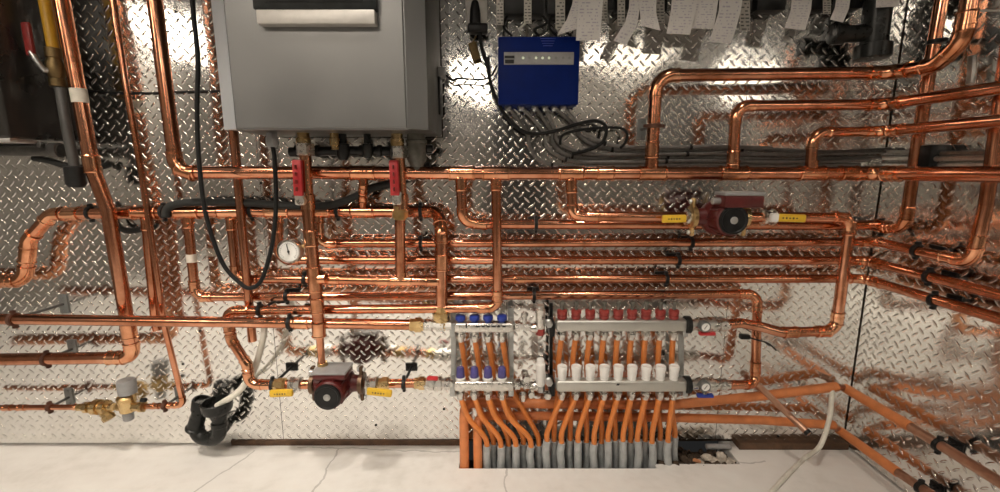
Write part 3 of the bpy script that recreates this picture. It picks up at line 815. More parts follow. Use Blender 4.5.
# ------------------------------------------------------------------ manifolds and heating tubes
ORD = ['first', 'second', 'third', 'fourth', 'fifth', 'sixth', 'seventh', 'eighth', 'ninth']
def bar_part(o, nm, x0, x1, y, d, h, mat='stain'):
    a, c = W(x0, y, d), W(x1, y, d)
    bm = B(); box(bm, (a + c) / 2, ((c - a).length, .040, h), axes_for(c - a), .010, 3)
    return part(nm, bm, M[mat], o)
md = .13
def manifold(label, xs, x0, x1, yu, yl, kind):
    o = root('manifold', W((x0 + x1) / 2, yl + 6, md), label, 'manifold')
    bm_ = 'stain' if kind == 9 else 'nickel'; ub = bar_part(o, 'upper_bar', x0, x1, yu, md, .043 if kind == 9 else .038, bm_); lb = bar_part(o, 'lower_bar', x0, x1, yl, md, .044 if kind == 9 else .040, bm_)
    for x in xs:
        if kind == 4:
            p = W(x, yu - 5, md); bm = B(); lathe(bm, p, dZ, [(0, .011), (.008, .011), (.006, .016), (.008, .0185), (.022, .018), (.025, .014)], 16); part('balancing_cap', bm, M['bluec'], o, 'blue balancing cap')
            p = W(x, yl - 5, md); bm = B(); lathe(bm, p, dZ, [(0, .014), (.006, .015), (.007, .0145), (.010, .0165), (.046, .0135), (.050, .010)], 14); part('valve_cap', bm, M['purp'], o, 'violet valve cap')
            bm = B(); lathe(bm, W(x, yl - 5, md), dZ, [(-.002, .016), (.003, .019), (.010, .019), (.011, .016)], 14); part('collar', bm, M['white'], o)
        else:
            p = W(x, yu - 6, md); bm = B(); lathe(bm, p, dZ, [(-.002, .013), (.002, .017), (.012, .018), (.013, .0155), (.018, .0155), (.019, .0185), (.032, .018), (.034, .010)], 16); part('flow_cap', bm, M['redc'], o, 'red flow-meter cap')
            bm = B(); lathe(bm, p + dZ * .032, dZ, [(0, .007), (.02, .006), (.022, .009), (.03, .009), (.032, .006)], 10); part('flow_glass', bm, M['clear'], o)
            p = W(x, yl - 5.5, md); bm = B(); lathe(bm, p, dZ, [(-.002, .015), (.002, .0165), (.010, .0145), (.012, .0165), (.036, .0175), (.037, .0188), (.050, .0188), (.053, .017), (.050, .013)], 22); part('valve_cap', bm, M['white'], o, 'white valve cap')
        for y, bn in ((yu, 'u'), (yl, 'l')):
            p = W(x, y + 5.5, md); bm = B(); lathe(bm, p, -dZ, [(-.004, .012), (.004, .012), (.005, .016)], 10); hexn(bm, p - dZ * .006, -dZ, .019, .0165); lathe(bm, p - dZ * .024, -dZ, [(0, .014), (.008, .0125), (.012, .0115)], 12)
            part('tube_nut', bm, M['nickel'], o)
    return o, ub, lb
xs4 = [460.5, 474.5, 488, 502]
xs9 = [562, 576, 590, 604, 618, 631.7, 645.7, 660, 673.5]
m4, ub4, lb4 = manifold('four-outlet nickel manifold with blue and violet caps', xs4, 454, 514, 326.5, 384.5, 4)
m9, ub9, lb9 = manifold('nine-outlet nickel manifold with white and red caps', xs9, 555.5, 686, 324.5, 384.5, 9)
bm = B()
for k in range(6): box(bm, W(478 + k * 5.2, 326.5, md + .0208), (.012 if k % 3 else .016, .001, .006), None)
part('bar_mark', bm, M['label'], ub4, 'dark printed mark')
bm = B(); box(bm, W(466.5, 326, md + .021), (.006, .001, .016)); part('bar_mark', bm, M['label'], ub4, 'dark printed mark')
bm = B(); box(bm, W(618, 384.5, md + .0208), (.012, .001, .004), axes_for(Vector((1, 0, .6)))); box(bm, W(618, 384.5, md + .0208), (.009, .001, .003), axes_for(Vector((.7, 0, -1)))); part('bar_mark', bm, M['label'], lb9, 'small dark arrow mark')
for mm, xx, mt, y0, y1 in ((m4, 453.5, 'zinc', 308, 396), (m4, 511, 'zinc', 308, 396), (m9, 551, 'blk', 303, 396), (m9, 681, 'zinc', 318, 394)):
    a, c = W(xx, y0, .07), W(xx, y1, .07)
    bm = B(); box(bm, (a + c) / 2, ((c - a).length, .013 if mt == 'blk' else .02, .006), axes_for(c - a, dY), .001)
    for y in (326, 384.5): box(bm, W(xx, y, .10) , (.020, .09, .052), None, .004)
    part('bracket', bm, M[mt], mm)
for y in (324.5, 384.5):
    bm = B(); lathe(bm, W(684.5, y, md), dX, [(0, .024), (.002, .032), (.018, .032), (.020, .024)], 22); part('end_ring', bm, M['blk'], m9, 'black end ring')
# end pieces between the manifolds
for (mm, x0, y, nm) in ((m4, 514, 326, 'end_fitting'), (m4, 514, 384, 'end_fitting')):
    bm = B(); p = W(x0, y, md)
    lathe(bm, p, dX, [(0, .015), (.004, .021), (.022, .021), (.024, .014), (.034, .014), (.036, .018), (.058, .018), (.06, .012)], 8); part(nm, bm, M['nickel'], mm)
def vent(label, x, y0, y1, ybar, red):
    a, c = W(x, y1, .14), W(x, y0, .14)
    o = root('air_vent', a, label, 'valve')
    L = (c - a).length
    bm = B(); lathe(bm, a, c - a, [(0, .012), (.008, .017), (L * .8, .0175), (L * .82, .014), (L * .97, .013), (L, .008)], 18); part('body', bm, M['nickel'] if red else M['white'], o)
    bm = B(); hexn(bm, a - dZ * .022, dZ, .024, .016); part('base_nut', bm, M['redc'] if red else M['steel'], o, 'red base nut' if red else None)
    bm = B(); lathe(bm, W(x - 11, ybar, .132), dX, [(0, .012), (.01, .018), (.03, .018), (.032, .013), (.05, .013)], 10); part('elbow', bm, M['nickel'], o)
    bm = B(); cyl(bm, W(x - 16, ybar - 4, .14), dZ, .045, .008, 12); lathe(bm, W(x - 16, ybar - 12, .14), dZ, [(0, .012), (.012, .012), (.014, .006)], 6); part('bleed_cock', bm, M['nickel'], o)
    bm = B(); hexn(bm, W(x + 8, ybar - 6, .135), -dY, .03, .013); lathe(bm, W(x + 8, ybar - 6, .165), -dY, [(0, .010), (.006, .012), (.010, .008)], 12); part('drain_plug', bm, M['steel'], o)
    return o
v1 = vent('nickel air vent with red nut between the upper manifold bars', 540.5, 304, 329, 328, True)
v2 = vent('white air vent between the lower manifold bars', 540.5, 358, 386, 386, False)
for (x, y, dd, ax_, L_, r_) in ((526, 376, .15, -dY, .03, .014), (531, 392, .15, -dY, .026, .012), (523, 393, .14, -dZ, .03, .013), (547, 393, .14, -dY, .03, .014)):
    bm = B(); hexn(bm, W(x, y, dd), ax_, L_, r_); part('nut', bm, M['nickel'], v2)

def bvalve(label, x0, x1, y, hmat, hpx, gauge, hang):
    """straight union ball valve, from manifold end x0 to pipe end x1"""
    a, c = W(x0, y, md), W(x1, y, md)
    o = root('ball_valve', a, label, 'valve')
    L = (c - a).length; ax = (c - a)
    bm = B(); lathe(bm, a, ax, [(0, .017), (.004, .021), (L * .18, .021), (L * .2, .026), (L * .36, .026), (L * .38, .021), (L * .40, .028), (L * .62, .028), (L * .64, .020), (L * .72, .020), (L * .74, .025), (L * .9, .025), (L * .92, .018), (L, .018)], 8 if not gauge else 10)
    part('body', bm, M['nickel'], o)
    q1, q2, dd = hpx
    A, C = W(*q1, dd), W(*q2, dd); x, yy_, z = axes_for(C - A, -dY)
    bm = B(); box(bm, (A + C) / 2, ((C - A).length, .012, .018), (x, z if abs(z.z) > .5 else yy_, dY), .003); part('lever', bm, M[hmat], o, 'coloured lever')
    bm = B(); mid = (A + C) / 2; sweep(bm, [mid + dY * .0, Vector((mid.x, -md - .01, a.z))], .008, 10); part('stem', bm, M['steel'], o)
    if gauge:
        g = W(*gauge, md + .05); bm = B(); lathe(bm, g + dY * .03, -dY, [(0, .014), (.008, .019), (.030, .0195), (.034, .017), (.034, .0155), (.031, .015)], 22); gg = part('thermometer', bm, M['dzinc'], o, 'round thermometer')
        bm = B(); lathe(bm, g - dY * .0005, -dY, [(0, .0145), (.002, .0145)], 20); part('dial', bm, M['gface'], gg)
        bm = B(); nd = Vector((.5, 0, .8)).normalized(); box(bm, g - dY * .003, (.0018, .001, .018), (nd.cross(dY).normalized(), dY, nd)); part('needle', bm, M['label'], gg)
    return o
bvalve('nickel ball valve with red lever right of the upper nine-outlet bar', 690, 729, 324.5, 'redp', ((699, 333.5), (715, 333.5), .165), (705.5, 327), 0)
bvalve('nickel ball valve with blue lever right of the lower nine-outlet bar', 690, 729, 384.5, 'bluec', ((697, 395.5), (713, 395.5), .165), (705.5, 387), 0)
bvalve('nickel ball valve with red lever left of the lower four-outlet bar', 423, 453, 383.5, 'redp', ((427, 378), (438, 378.5), .17), None, 0)
o = root('union_fitting', W(430, 325, md), 'nickel union joining the long low pipe to the small manifold', 'fitting')
bm = B(); a = W(424, 325, md); lathe(bm, a, dX, [(0, .018), (.002, .023), (.03, .023), (.032, .019), (.045, .019), (.047, .026), (.072, .026), (.074, .020), (.10, .020)], 8); part('body', bm, M['nickel'], o)
bm = B(); lathe(bm, W(441.5, 322, .13), -dZ, [(-.03, .019), (.0, .019), (.003, .024), (.02, .024), (.022, .017), (.03, .017)], 8); part('branch_nut', bm, M['brass'], o, 'brass branch nut')
bm = B(); box(bm, W(744.5, 336.5, .10), (.036, .022, .018), None, .004); sweep(bm, spline([W(748, 337, .10), W(757, 340, .105), W(768, 343, .06), W(776, 350, .02)]), .003, 8)
thing('sensor', bm, M['blk'], 'small black clip-on sensor beside the upper ball valve', 'sensor')

fr4 = [487, 501, 516, 531]; bk4 = [493.5, 508.5, 523.5, 539]
fr9 = [547, 561.5, 578, 594, 608, 623, 637.5, 652, 668]; bk9 = [554, 570, 586.5, 601.5, 615, 630.5, 645, 660, 674.5]
def tube(label, pts, sx, sd, ytop, grp):
    base = W(sx, 466, sd)
    top = W(sx, ytop, sd)
    jx = random.uniform(-.005, .005)
    low = [top.lerp(base, .45) + dX * jx, base, Vector((base.x - jx, base.y, -.12))]
    bm = B(); sweep(bm, spline(pts + [top] + low, 7), .0104, 10)
    o = thing('heating_tube', bm, M['orange'], label, 'tube', grp)
    tip = (top - low[0]).normalized()
    bm = B(); full = spline([top + tip * .004, top] + low, 6)[6:]
    sweep(bm, [top + tip * .002] + full, .0150, 12)
    part('sleeve', bm, M['sleeve'], o, 'grey protective sleeve')
for i, x in enumerate(xs4):
    s = ['first', 'second', 'third', 'fourth'][i]
    tube(f'orange tube from the {s} lower outlet of the four-outlet manifold', [W(x, 392, md), W(x + .5, 398, md), W(x + 8, 418, .125), W(fr4[i] - 3, 436, .118)], fr4[i], .115, 446 + (i % 2), 'orange tubes of the four-outlet manifold')
    tube(f'orange tube from the {s} upper outlet of the four-outlet manifold', [W(x, 334, md), W(x + .5, 340, .128), W(x + 4, 362, .09), W(x + 7, 384, .082), W((x + bk4[i]) / 2 + 4, 412, .082), W(bk4[i] - 2, 434, .082)], bk4[i], .08, 444 + (i % 2) * 1.5, 'orange tubes of the four-outlet manifold')
for i, x in enumerate(xs9):
    s = ORD[i]
    tube(f'orange tube from the {s} lower outlet of the nine-outlet manifold', [W(x, 392, md), W(x - .5, 398, md), W((x + fr9[i]) / 2, 414, .125), W(fr9[i] + .5, 432, .118)], fr9[i], .115, 441 + [0, 2, 1, 3, 0, 0, 0, 2, 1][i], 'orange tubes of the nine-outlet manifold')
    tube(f'orange tube from the {s} upper outlet of the nine-outlet manifold', [W(x, 332, md), W(x - .5, 338, .128), W(x - 3.5 + i * .2, 362, .092), W(x - 3 + i * .2, 384, .08), W((x + bk9[i]) / 2 - 2, 410, .08), W(bk9[i] + .3, 430, .08)], bk9[i], .08, 440 + [1, 0, 2, 3, 0, 2, 1, 0, -3][i], 'orange tubes of the nine-outlet manifold')

# rubble in the floor opening
rock_txt = ['pale broken stone in the floor opening nearest the grey sleeves', 'orange brick chip in the floor opening', 'upright pale stone splinter in the floor opening', 'flat pale stone lying at the right end of the floor opening',
            'grey stone chip behind the pale splinter', 'small pale stone beside the brick chip']
M['brick'] = simple('brick_chip', (.50, .22, .10), .9, 0, .3, 50)
for (px, py, s, mt, lb) in ((712, 459, (.05, .04, .022), 'rubble', 3), (700, 461, (.05, .035, .025), 'rubble', 0), (697, 459.5, (.028, .02, .022), 'brick', 1), (721, 457, (.03, .028, .06), 'rubble', 2), (730, 460, (.04, .035, .022), 'rubble', 4), (707, 455, (.035, .03, .02), 'rubble', 5)):
    bm = B(); bmesh.ops.create_icosphere(bm, subdivisions=2, radius=1)
    for v in bm.verts: v.co *= 1 + random.uniform(-.25, .25)
    p = W(px, py, .09)
    for v in bm.verts: v.co = Vector((v.co.x * s[0] * .6, v.co.y * s[1] * .6, v.co.z * s[2] * .6)) + Vector((p.x, -.09, p.z - .01))
    thing('stone', bm, M[mt], rock_txt[lb], 'stone', 'rubble in the floor opening', None, 15)
bm = B()
p0, p1_ = W(681, 462, .1), W(737, 462, .1)
for k in range(160):
    q = Vector((random.uniform(W(660, 462, .1).x, hx1 - .01), random.uniform(-.13, -.01), -.022 + random.uniform(-.012, .016)))
    r_ = random.uniform(.006, .016); b2 = bmesh.new(); bmesh.ops.create_icosphere(b2, subdivisions=1, radius=r_)
    for v in b2.verts: v.co = v.co * random.uniform(.7, 1.3) + q
    mtmp = bpy.data.meshes.new('t'); b2.to_mesh(mtmp); b2.free(); bm.from_mesh(mtmp); bpy.data.meshes.remove(mtmp)
box(bm, Vector(((W(655, 462, .1).x + hx1) / 2, -.065, -.09)), (hx1 - W(655, 462, .1).x - .004, .125, .12))
thing('gravel', bm, M['soil'], 'dark loose gravel and earth filling the right end of the floor opening', 'gravel', None, 'stuff')
bm = B(); cyl(bm, W(706, 446.5, .03), dX, .10, .011, 14); thing('pipe_offcut', bm, M['greytag'], 'short pale pipe offcut lying against the sill by the rubble', 'offcut')

# ------------------------------------------------------------------ blue control box
a, c = W(498, 104.5, .09), W(580.5, 36, .09)
bc = (a + c) / 2
o = root('control_box', Vector((bc.x, -.04, a.z)), 'blue metal control box with a grey indicator strip', 'controller')
bm = B(); box(bm, Vector((bc.x, -.045, bc.z)), (c.x - a.x, .086, c.z - a.z), None, .006); part('casing', bm, M['blue'], o)
s0, s1 = W(504, 64.5, .091), W(574, 52, .091)
bm = B(); box(bm, Vector(((s0.x + s1.x) / 2, -.089, (s0.z + s1.z) / 2)), (s1.x - s0.x, .004, s1.z - s0.z), None, .001); st = part('indicator_strip', bm, M['greytag'], o, 'grey indicator strip')
bm = B(); box(bm, W(509.5, 57, .092), (.033, .002, .008)); box(bm, W(509.5, 61.5, .092), (.030, .002, .012), None); part('badge', bm, M['label'], st, 'dark printed badge')
M['led'] = emit('lit_led', (.8, 1, .5), .5)
for k, x in enumerate((523, 529.5, 536, 542.5, 549, 556, 563, 569.5)):
    bm = B(); cyl(bm, W(x, 58, .0905), -dY, .003, .0042, 10); part('indicator_lamp', bm, M['led'] if k in (0, 2, 3, 4) else M['greyp'], st)
for x in (508, 521, 535, 545, 554, 563):
    bm = B(); p = W(x, 105, .05); lathe(bm, Vector((p.x, -.05, a.z + .003)), -dZ, [(0, .010), (.004, .012), (.012, .012), (.013, .009), (.02, .009)], 8); part('cable_gland', bm, M['steel'], o)
bm = B()
for k in range(4): box(bm, W(548 + k * 0, 38.5 + k * 2.4, .0885), (.05 - k * .006, .002, .002))
part('vent_slot', bm, M['bluec'], o)

# flexible conduits
def ribbed(path, r, step=.0045):
    out = [path[0]]; 
    for a, c in zip(path[:-1], path[1:]):
        L = (c - a).length; n = max(1, int(L / step))
        for k in range(1, n + 1): out.append(a.lerp(c, k / n))
    return out, [r * (1.0 if k % 2 else .86) for k in range(len(out))]
z0 = a.z - .01
cabs = [([(508, 107), (527, 132), (530, 147), (541, 161), (562, 166), (600, 165.5), (680, 164.5), (770, 165), (860, 164.5)], .022, 'conduit leaving the left end of the blue box, lowest of the bundle'),
        ([(521, 107), (542, 130), (546, 145), (556, 155), (576, 161.5), (620, 162), (700, 160.5), (780, 162), (870, 160)], .036, 'conduit second from left under the blue box, hugging the lowest'),
        ([(535, 107), (551, 130), (553, 143), (563, 153), (582, 157.5), (625, 157.5), (700, 157), (790, 158.5), (880, 156.5)], .026, 'conduit third from left under the blue box'),
        ([(545, 107), (554, 128), (557, 140), (568, 148), (590, 154), (640, 154.5), (720, 153.5), (790, 154.5), (885, 152)], .042, 'conduit fourth from left under the blue box'),
        ([(554, 107), (571, 122), (578, 133), (590, 143), (612, 149.5), (650, 151), (720, 149.5), (771, 149.5), (830, 152), (890, 149)], .028, 'conduit fifth from left under the blue box, uppermost long run'),
        ([(563, 107), (573, 118), (579, 128), (592, 138), (616, 146), (655, 147.5), (715, 146.5), (765, 148), (772, 148.5)], .046, 'conduit rightmost under the blue box, ending in a black bushing')]
for pts, d, lb in cabs:
    pp = spline([W(x, y, d if i else .05) for i, (x, y) in enumerate(pts)], 5); rp, rr = ribbed(pp, .0070)
    bm = B(); sweep(bm, rp, rr, 8)
    o = thing('flexible_conduit', bm, M['conduit'], 'grey ribbed ' + lb, 'conduit', 'grey conduits from the blue box')
    for k in (.45, .7):
        q = pp[int(len(pp) * k)]; t_ = (pp[int(len(pp) * k) + 1] - q)
        bm = B(); lathe(bm, q - t_.normalized() * .005, t_, [(0, .008), (.001, .0105), (.009, .0105), (.010, .008)], 10); part('cable_tie', bm, M['blk'], o, 'black cable tie')
for y0, y1, d, lb in ((153, 154, .03, 'upper'), (158.5, 158, .045, 'middle'), (164.5, 163.5, .03, 'lower')):
    pp = spline([R(884, y0 - 1, d), R(930, y0 + .3, d), R(960, y1, d), R(1030, y1 - .6, d)], 6); rp, rr = ribbed(pp, .0095)
    bm = B(); sweep(bm, rp, rr, 8); thing('flexible_conduit', bm, M['conl'], f'bright ribbed metal conduit on the right wall, {lb} of three behind the risers', 'conduit', 'bright conduits on the right wall')
bm = B(); box(bm, R(933, 158.5, .03), (.07, .05, .085), None, .006); thing('cable_bracket', bm, M['blk'], 'black bracket holding bright conduits beside the right wall riser', 'bracket')
pp = spline([R(972, 56, .03), R(972, 70, .03), R(970, 84, .03)], 6); rp, rr = ribbed(pp, .011)
bm = B(); sweep(bm, rp, rr, 8); thing('flexible_conduit', bm, M['conl'], 'short upright ribbed conduit beside the curved run, top right', 'conduit')
bm = B(); sweep(bm, spline([W(x, y, .06) for x, y in [(488, 57), (489, 75), (495, 96), (506, 116), (519, 129), (534, 134), (555, 131), (578, 124), (596, 121), (606, 127), (604, 140), (596, 147), (582, 152), (572, 154)]]), .0062, 10)
thing('power_cord', bm, M['rub'], 'thick black power cord dropping past the blue box and looping right of it', 'cord')
bm = B(); sweep(bm, spline([W(x, y, .055) for x, y in [(560, 145), (562, 136), (574, 131), (598, 128), (620, 128), (627, 134), (625, 143), (620, 148)]]), .005, 10)
thing('power_cord', bm, M['rub'], 'black cord bent in an arch above the grey conduits', 'cord')
bm = B(); sweep(bm, spline([W(x, y, .05) for x, y in [(433, 72), (444, 74), (452, 80), (458, 78.5), (470, 79), (482, 79.5), (491, 76), (497, 66)]]), .0035, 8)
thing('cable', bm, M['rub'], 'thin black cable between the boiler side and the blue box', 'cable')
bm = B(); sweep(bm, spline([W(x, y, .012) for x, y in [(-30, 79), (0, 82), (50, 88), (100, 92), (150, 93), (190, 91.5), (222, 91)]]), .003, 8)
thing('cable', bm, M['rub'], 'thin dark cable stretched across the wall left of the boiler', 'cable')
bm = B(); sweep(bm, spline([R(955, 10.5, .01), R(980, 10.5, .01), R(1030, 11, .01)]), .0025, 8); thing('cable', bm, M['white'], 'thin white cable on the right wall near the top edge', 'cable')
# boiler side boxes
bm = B(); box(bm, W(438, 97, .06), (.025, .07, .125), None, .004); thing('junction_box', bm, M['blk'], 'narrow black box at the right side of the boiler', 'box')
bm = B(); box(bm, W(441, 73, .06), (.03, .05, .032), None, .004); thing('junction_box', bm, M['greyp'], 'small dark box where the thin black cable leaves the boiler', 'box')

# socket, plug and tag
o = root('wall_socket', W(476, 26, .0), 'steel wall socket plate with black plug beside the boiler', 'socket')
a, c = W(465.5, 26, .03), W(487, -25, .03)
bm = B(); box(bm, Vector(((a.x + c.x) / 2, -.015, (a.z + c.z) / 2)), (c.x - a.x, .03, c.z - a.z), None, .003); part('plate', bm, M['alu'], o)
bm = B(); box(bm, W(475.5, 20, .034), (.036, .004, .045), None, .006); part('outlet', bm, M['greyp'], o)
bm = B(); lathe(bm, W(475, 26, .05), W(475, 4, .05) - W(475, 26, .05), [(0, .017), (.01, .019), (.05, .017), (.075, .012), (.08, .008)], 14)
o = thing('plug', bm, M['blk'], 'black plug standing in the steel socket plate', 'plug')
bm = B(); box(bm, W(478, 29, .05), (.068, .045, .028), None, .006); part('plug_body', bm, M['blk'], o)
bm = B(); sweep(bm, spline([W(480, 32, .06), W(481, 45, .06), W(486, 60, .06), W(488, 68, .06)]), .0062, 10); part('plug_cord', bm, M['rub'], o)

bm = B(); box(bm, W(474.5, 51, .03), (.030, .010, .060), axes_for(Vector((1, 0, .3))), .004); sweep(bm, [W(472, 44, .03), W(476, 36, .03)], .003, 8)
thing('hang_tag', bm, M['darkbrass'], 'small dull tag hanging below the steel socket plate', 'tag')
# ------------------------------------------------------------------ ribbons: papers and label strips
def ribbon(bm, cl, wv, th=.0008):
    """cl: centre points top->bottom; wv: half-width vectors"""
    uvl = bm.loops.layers.uv.verify()
    n = len(cl); nn = 5
    rows = []
    for i in range(n):
        rows.append([[bm.verts.new(cl[i] + wv[i] * (2 * k / (nn - 1) - 1) + dY * off) for k in range(nn)] for off in (0, th)])
    for i in range(n - 1):
        for k in range(nn - 1):
            f = bm.faces.new((rows[i][0][k], rows[i][0][k + 1], rows[i + 1][0][k + 1], rows[i + 1][0][k]))
            for l, (uu, vv) in zip(f.loops, ((k, i), (k + 1, i), (k + 1, i + 1), (k, i + 1))): l[uvl].uv = (uu / (nn - 1), 1 - vv / (n - 1))
            bm.faces.new((rows[i][1][k], rows[i + 1][1][k], rows[i + 1][1][k + 1], rows[i][1][k + 1]))
        for k in (0, nn - 1):
            bm.faces.new((rows[i][0][k], rows[i + 1][0][k], rows[i + 1][1][k], rows[i][1][k]))
    for i in (0, n - 1):
        for k in range(nn - 1): bm.faces.new((rows[i][0][k], rows[i][0][k + 1], rows[i][1][k + 1], rows[i][1][k]))
def paper(label, prof, d, mat='paper', grp='printed slips hanging from the relays', nm='paper_slip', cat='paper', curl=.02, parent=None):
    """prof: (y, xl, xr[, slant]) rows from top to bottom, in photo pixels"""
    rows = []
    n = 12
    for k in range(n + 1):
        s = k / n * (len(prof) - 1); i = min(int(s), len(prof) - 2); f = s - i
        e = [prof[i][j] * (1 - f) + prof[i + 1][j] * f for j in range(4)]
        rows.append(e)
    cl, wv = [], []
    for k, (y, xl_, xr_, sl) in enumerate(rows):
        dd = d + curl * math.sin(k / n * PI * .8)
        A, C = W(xl_, y - sl / 2, dd), W(xr_, y + sl / 2, dd)
        cl.append((A + C) / 2); wv.append((C - A) / 2)
    bm = B(); ribbon(bm, cl, wv)
    if parent is not None: return part(nm, bm, M[mat], parent, label)
    return thing(nm, bm, M[mat], label, cat, grp)
paper('printed slip swinging left over the top right corner of the blue box', [(-12, 575, 590, 0), (5, 572, 588, 0), (18, 567, 584, -2), (32, 557, 577, -6)], .115)
paper('printed slip hanging straight at the right edge of the blue box', [(-12, 579, 604, 0), (40.5, 576, 600, 0)], .125)
paper('narrow printed slip curling to lower left, right of the blue box', [(-12, 630, 642, 0), (8, 629, 640, 0), (24, 625, 637, 3), (43, 613.5, 626, 5)], .10)
paper('plain slip with slanted lower edge beside the curling slip', [(-12, 640, 657, 0), (12, 640, 656, 0), (28, 641, 660.5, 5)], .105)
paper('wide printed slip, left one of an overlapping pair', [(-12, 673, 698, 0), (10, 671, 696, 0), (34, 666.5, 690, 1)], .115)
paper('wide printed slip, right one of an overlapping pair', [(-12, 693, 720, 0), (28.5, 691, 714, 0)], .105)
paper('long printed slip curling left, lowest of those above the third run', [(-12, 720, 744, 0), (10, 719, 741, 0), (28, 714, 736, 1), (42.5, 709, 731, 2)], .11)
paper('printed slip hanging alone above the middle of the uppermost run', [(-12, 793, 813, 0), (10, 791, 811, 0), (29, 785, 805, 2)], .11)
paper('small printed slip left of the black drain fitting', [(-12, 838, 852, 0), (8, 835, 849, 1), (21, 830, 843, 3)], .11)
paper('printed slip edge above the black drain fitting', [(-14, 877, 901, 0), (7, 876, 899, -1)], .13)

# relay boxes along the top edge, each with its marked strip
rel = [(502, 545, 24, .06, 'relay above the left part of the blue box'), (547, 574, 27, .06, 'relay above the right part of the blue box'),
       (594, 616, 10, .05, 'relay just right of the blue box'), (617, 640, 9, .05, 'relay behind the curling slip'), (646, 670, 11, .05, 'relay behind the slanted slip'),
       (700, 732, 8, .05, 'relay behind the right slip of the pair'), (736, 756, 11, .05, 'relay behind the long curling slip'), (757, 790, 10, .05, 'relay in the gap left of the lone slip'),
       (808, 834, 9, .05, 'relay right of the lone slip'), (842, 868, 8, .05, 'relay above the black drain fitting')]
strips = [[(496.5, 503.5, 25), (524, 531.5, 23.5)], [(555.5, 565, 29)], [(600, 607.5, 21.5)], [(617.5, 625, 26)], [(656, 664.5, 23)], [], [(740, 750, 31)], [], [(823, 831, 14)], []]
for (x0, x1, yb, d, lb), ss in zip(rel, strips):
    a, c = W(x0, yb if yb > 15 else yb, d), W(x1, -30, d)
    if yb > 15: a = W(x0, 14, d)
    o = root('relay_box', Vector(((a.x + c.x) / 2, -.01, a.z)), 'black ' + lb, 'relay', 'black relays along the top edge')
    bm = B(); box(bm, Vector(((a.x + c.x) / 2, -d / 2, (a.z + c.z) / 2)), (c.x - a.x, d, c.z - a.z), None, .004); part('housing', bm, M['blk'], o)
    for (s0_, s1_, sy) in ss:
        paper('pale strip with dark vertical lettering', [(-20, s0_, s1_, 0), (sy, s0_, s1_, 0)], d + .012, 'strip', None, 'label_strip', curl=0, parent=o)
    if yb > 15:
        for k in range(3):
            p = W(x0 + 6 + k * (x1 - x0 - 10) / 2, 14, d * .6); e = W(x0 + 10 + k * (x1 - x0 - 10) / 2.4, 36, .04)
            bm = B(); sweep(bm, spline([p, p.lerp(e, .4) + Vector((.02 * (k - 1), -.015, -.005)), p.lerp(e, .75) + Vector((-.02, -.01, 0)), e]), .0045, 8); part('wire', bm, M['rub'] if k != 1 else M['conl'], o)
# black drain fitting, top right
o = root('drain_fitting', W(875, 60, .09), 'black plastic drain tee with a side arm, top right of the wall', 'drain')
bm = B(); lathe(bm, W(872, 59, .09), W(880, -15, .09) - W(872, 59, .09), [(0, .047), (.003, .052), (.045, .052), (.048, .040), (.19, .040), (.192, .047), (.24, .047)], 22); part('body', bm, M['abs'], o)
bm = B(); sweep(bm, [W(870, 33, .09), W(846, 34, .09), W(834, 34, .08)], [.028, .027, .027], 16); lathe(bm, W(834, 34, .082), dX, [(-.006, .027), (-.004, .033), (.03, .033), (.032, .027)], 18); part('side_arm', bm, M['abs'], o)

# ------------------------------------------------------------------ left: dark cabinet, yellow gas pipe, grey drain
xb = W(77, 100, 0).x
zbt = W(40, 141, .12).z
o = root('storage_heater', Vector((xb - .3, -.12, zbt)), 'dark charcoal wall-hung cabinet cut by the left frame edge', 'heater')
bm = B(); box(bm, Vector((xb - .30, -.13, zbt + .40)), (.60, .24, .80), None, .010, 3); part('casing', bm, M['dark'], o)
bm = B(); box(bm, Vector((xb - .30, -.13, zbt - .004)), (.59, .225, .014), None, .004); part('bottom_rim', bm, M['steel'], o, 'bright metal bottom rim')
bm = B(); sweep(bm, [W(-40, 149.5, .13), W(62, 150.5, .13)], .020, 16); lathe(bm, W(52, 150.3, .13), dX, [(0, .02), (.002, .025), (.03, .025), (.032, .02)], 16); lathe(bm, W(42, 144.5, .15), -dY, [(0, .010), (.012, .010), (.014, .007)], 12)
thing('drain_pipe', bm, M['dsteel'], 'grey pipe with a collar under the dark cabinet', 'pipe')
bm = B(); sweep(bm, [W(39, -30, .125), W(45.5, 5, .125), W(53.5, 49, .125)], .0165, 14)
o = thing('gas_pipe', bm, M['yelpipe'], 'yellow gas pipe dropping in front of the dark cabinet', 'pipe')
bm = B(); sweep(bm, [W(53.5, 84, .125), W(60, 88, .125), W(67, 130, .125), W(75, 168, .125)], [.015, .015, .015, .015], 14); part('lower_pipe', bm, M['dgrey'], o, 'lower pipe in grey darkened for shade')
bm = B(); lathe(bm, W(74, 166, .125), W(77, 189, .125) - W(74, 166, .125), [(0, .02), (.003, .028), (.06, .029), (.072, .022)], 16); part('end_cap', bm, M['blk'], o, 'black end cap')
o = root('gas_valve', W(55, 75, .125), 'shade-darkened brass gas valve with red lever in front of the dark cabinet', 'valve')
ax_ = W(58, 84, .125) - W(53, 48, .125)
bm = B(); lathe(bm, W(53, 48, .125), ax_, [(0, .019), (.002, .023), (.03, .023), (.032, .020), (.05, .027), (.075, .027), (.095, .020), (.097, .023), (.12, .023), (.122, .018)], 12); part('body', bm, M['darkbrass'], o)
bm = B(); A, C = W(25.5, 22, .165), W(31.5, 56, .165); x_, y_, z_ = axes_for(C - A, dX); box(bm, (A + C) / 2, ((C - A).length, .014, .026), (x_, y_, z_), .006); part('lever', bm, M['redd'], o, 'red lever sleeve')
bm = B(); sweep(bm, [W(31, 52, .165), W(38, 63, .165), W(44, 70, .155), W(55, 70, .13)], .009, 10); part('lever_arm', bm, M['steel'], o)
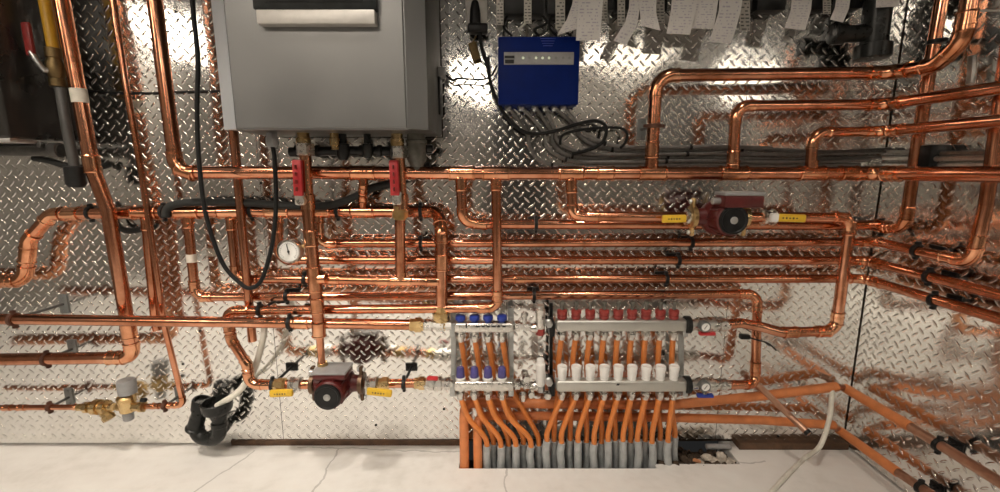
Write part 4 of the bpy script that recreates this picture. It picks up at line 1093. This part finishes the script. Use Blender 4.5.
bm = B(); sweep(bm, spline([W(34, 158, .10), W(50, 161, .10), W(68, 166, .10), W(95, 168, .05), W(110, 164, .02)]), .011, 10); thing('hose', bm, M['foam'], 'dark hose sagging under the grey pipe, left', 'hose')

# small screws in the wall sheets
bm = B()
for (x, y) in ((183, 364), (200, 331), (261, 183), (376, 425), (444, 409), (680, 421), (778, 436), (176, 12)):
    lathe(bm, W(x, y, 0), -dY, [(0, .0055), (.002, .005), (.003, .002)], 10)
struct('trim_4', bm, M['blk'])

# ------------------------------------------------------------------ ceiling lamps behind the camera, then added fill spots
def lamp(label, x, y, sx, sy, power, col=(1, .87, .72), strength=None):
    o = root('ceiling_light', Vector((x, y, ZC - .035)), label, 'ceiling light', 'ceiling lights')
    bm = B(); box(bm, Vector((x, y, ZC - .02)), (sx + .03, sy + .03, .036), None, .004); part('frame', bm, M['white'], o)
    bm = B(); box(bm, Vector((x, y, ZC - .040)), (sx, sy, .008), None, .002); part('diffuser', bm, emit('lamp_diffuser_%d' % int(100 * (x + 9)), col, strength), o)
LAMPS = [(-1.3, -2.35, 1.1, .35, 46), (-3.25, -3.0, .5, .7, 38), (1.1, -3.85, .5, .45, 13)]
for i, (x, y, sx, sy, s) in enumerate(LAMPS):
    lamp(['long ceiling light over the pipework', 'square ceiling light at the far left', 'ceiling light by the right wall'][i], x, y, sx, sy, 0, (1, .88, .74), s)

def fillspot(label, x, y, watts):  # added spots above the frame to brighten floor and lower wall
    o = root('added_fillspot', Vector((x, y, ZC - .03)), label, 'fillspot', 'added fill lights above the pipework')
    bm = B(); lathe(bm, Vector((x, y, ZC)), -dZ, [(0, .075), (.012, .085), (.030, .085), (.032, .070), (.010, .055)], 28); part('housing', bm, M['steel'], o)
    L = bpy.data.lights.new('fillspot_bulb', 'SPOT'); L.energy = watts; L.color = (1, .90, .78); L.spot_size = math.radians(88); L.spot_blend = .75; L.shadow_soft_size = .06
    q = bpy.data.objects.new('bulb', L); COL.objects.link(q); q.parent = o; q.location = (0, 0, -.02)
fillspot('added downlight over the left pipes', -1.35, -.95, 150)
fillspot('added downlight over the boiler drops', -.35, -.95, 85)
fillspot('added downlight over the nine-outlet manifold', .65, -.95, 50)
o = root('wall_light', Vector((-.36, YF + .03, 2.1)), 'square wall light beside the top of the added dark panel', 'wall light')
bm = B(); box(bm, Vector((-.36, YF + .025, 2.26)), (.46, .05, .38), None, .004); part('frame', bm, M['white'], o)
bm = B(); box(bm, Vector((-.36, YF + .055, 2.26)), (.42, .012, .34), None, .003); part('diffuser', bm, emit('wall_lamp_diffuser', (1, .9, .78), 20), o)

# ------------------------------------------------------------------ camera, world, view
cam = bpy.data.cameras.new('camera'); co = bpy.data.objects.new('camera', cam); COL.objects.link(co)
cam.sensor_width = 36; cam.sensor_fit = 'HORIZONTAL'; cam.lens = 36 * F / 1000
cam.clip_start = .02
co.location = CAM; co.rotation_euler = (PI / 2 - TH, 0, 0)
sc.camera = co
w = bpy.data.worlds.new('world'); sc.world = w; w.use_nodes = True
w.node_tree.nodes['Background'].inputs[0].default_value = (.02, .02, .02, 1)
sc.view_settings.view_transform = 'Standard'; sc.view_settings.look = 'None'
sc.view_settings.gamma = 1; sc.view_settings.use_curve_mapping = False
sc.view_settings.exposure = -0.42
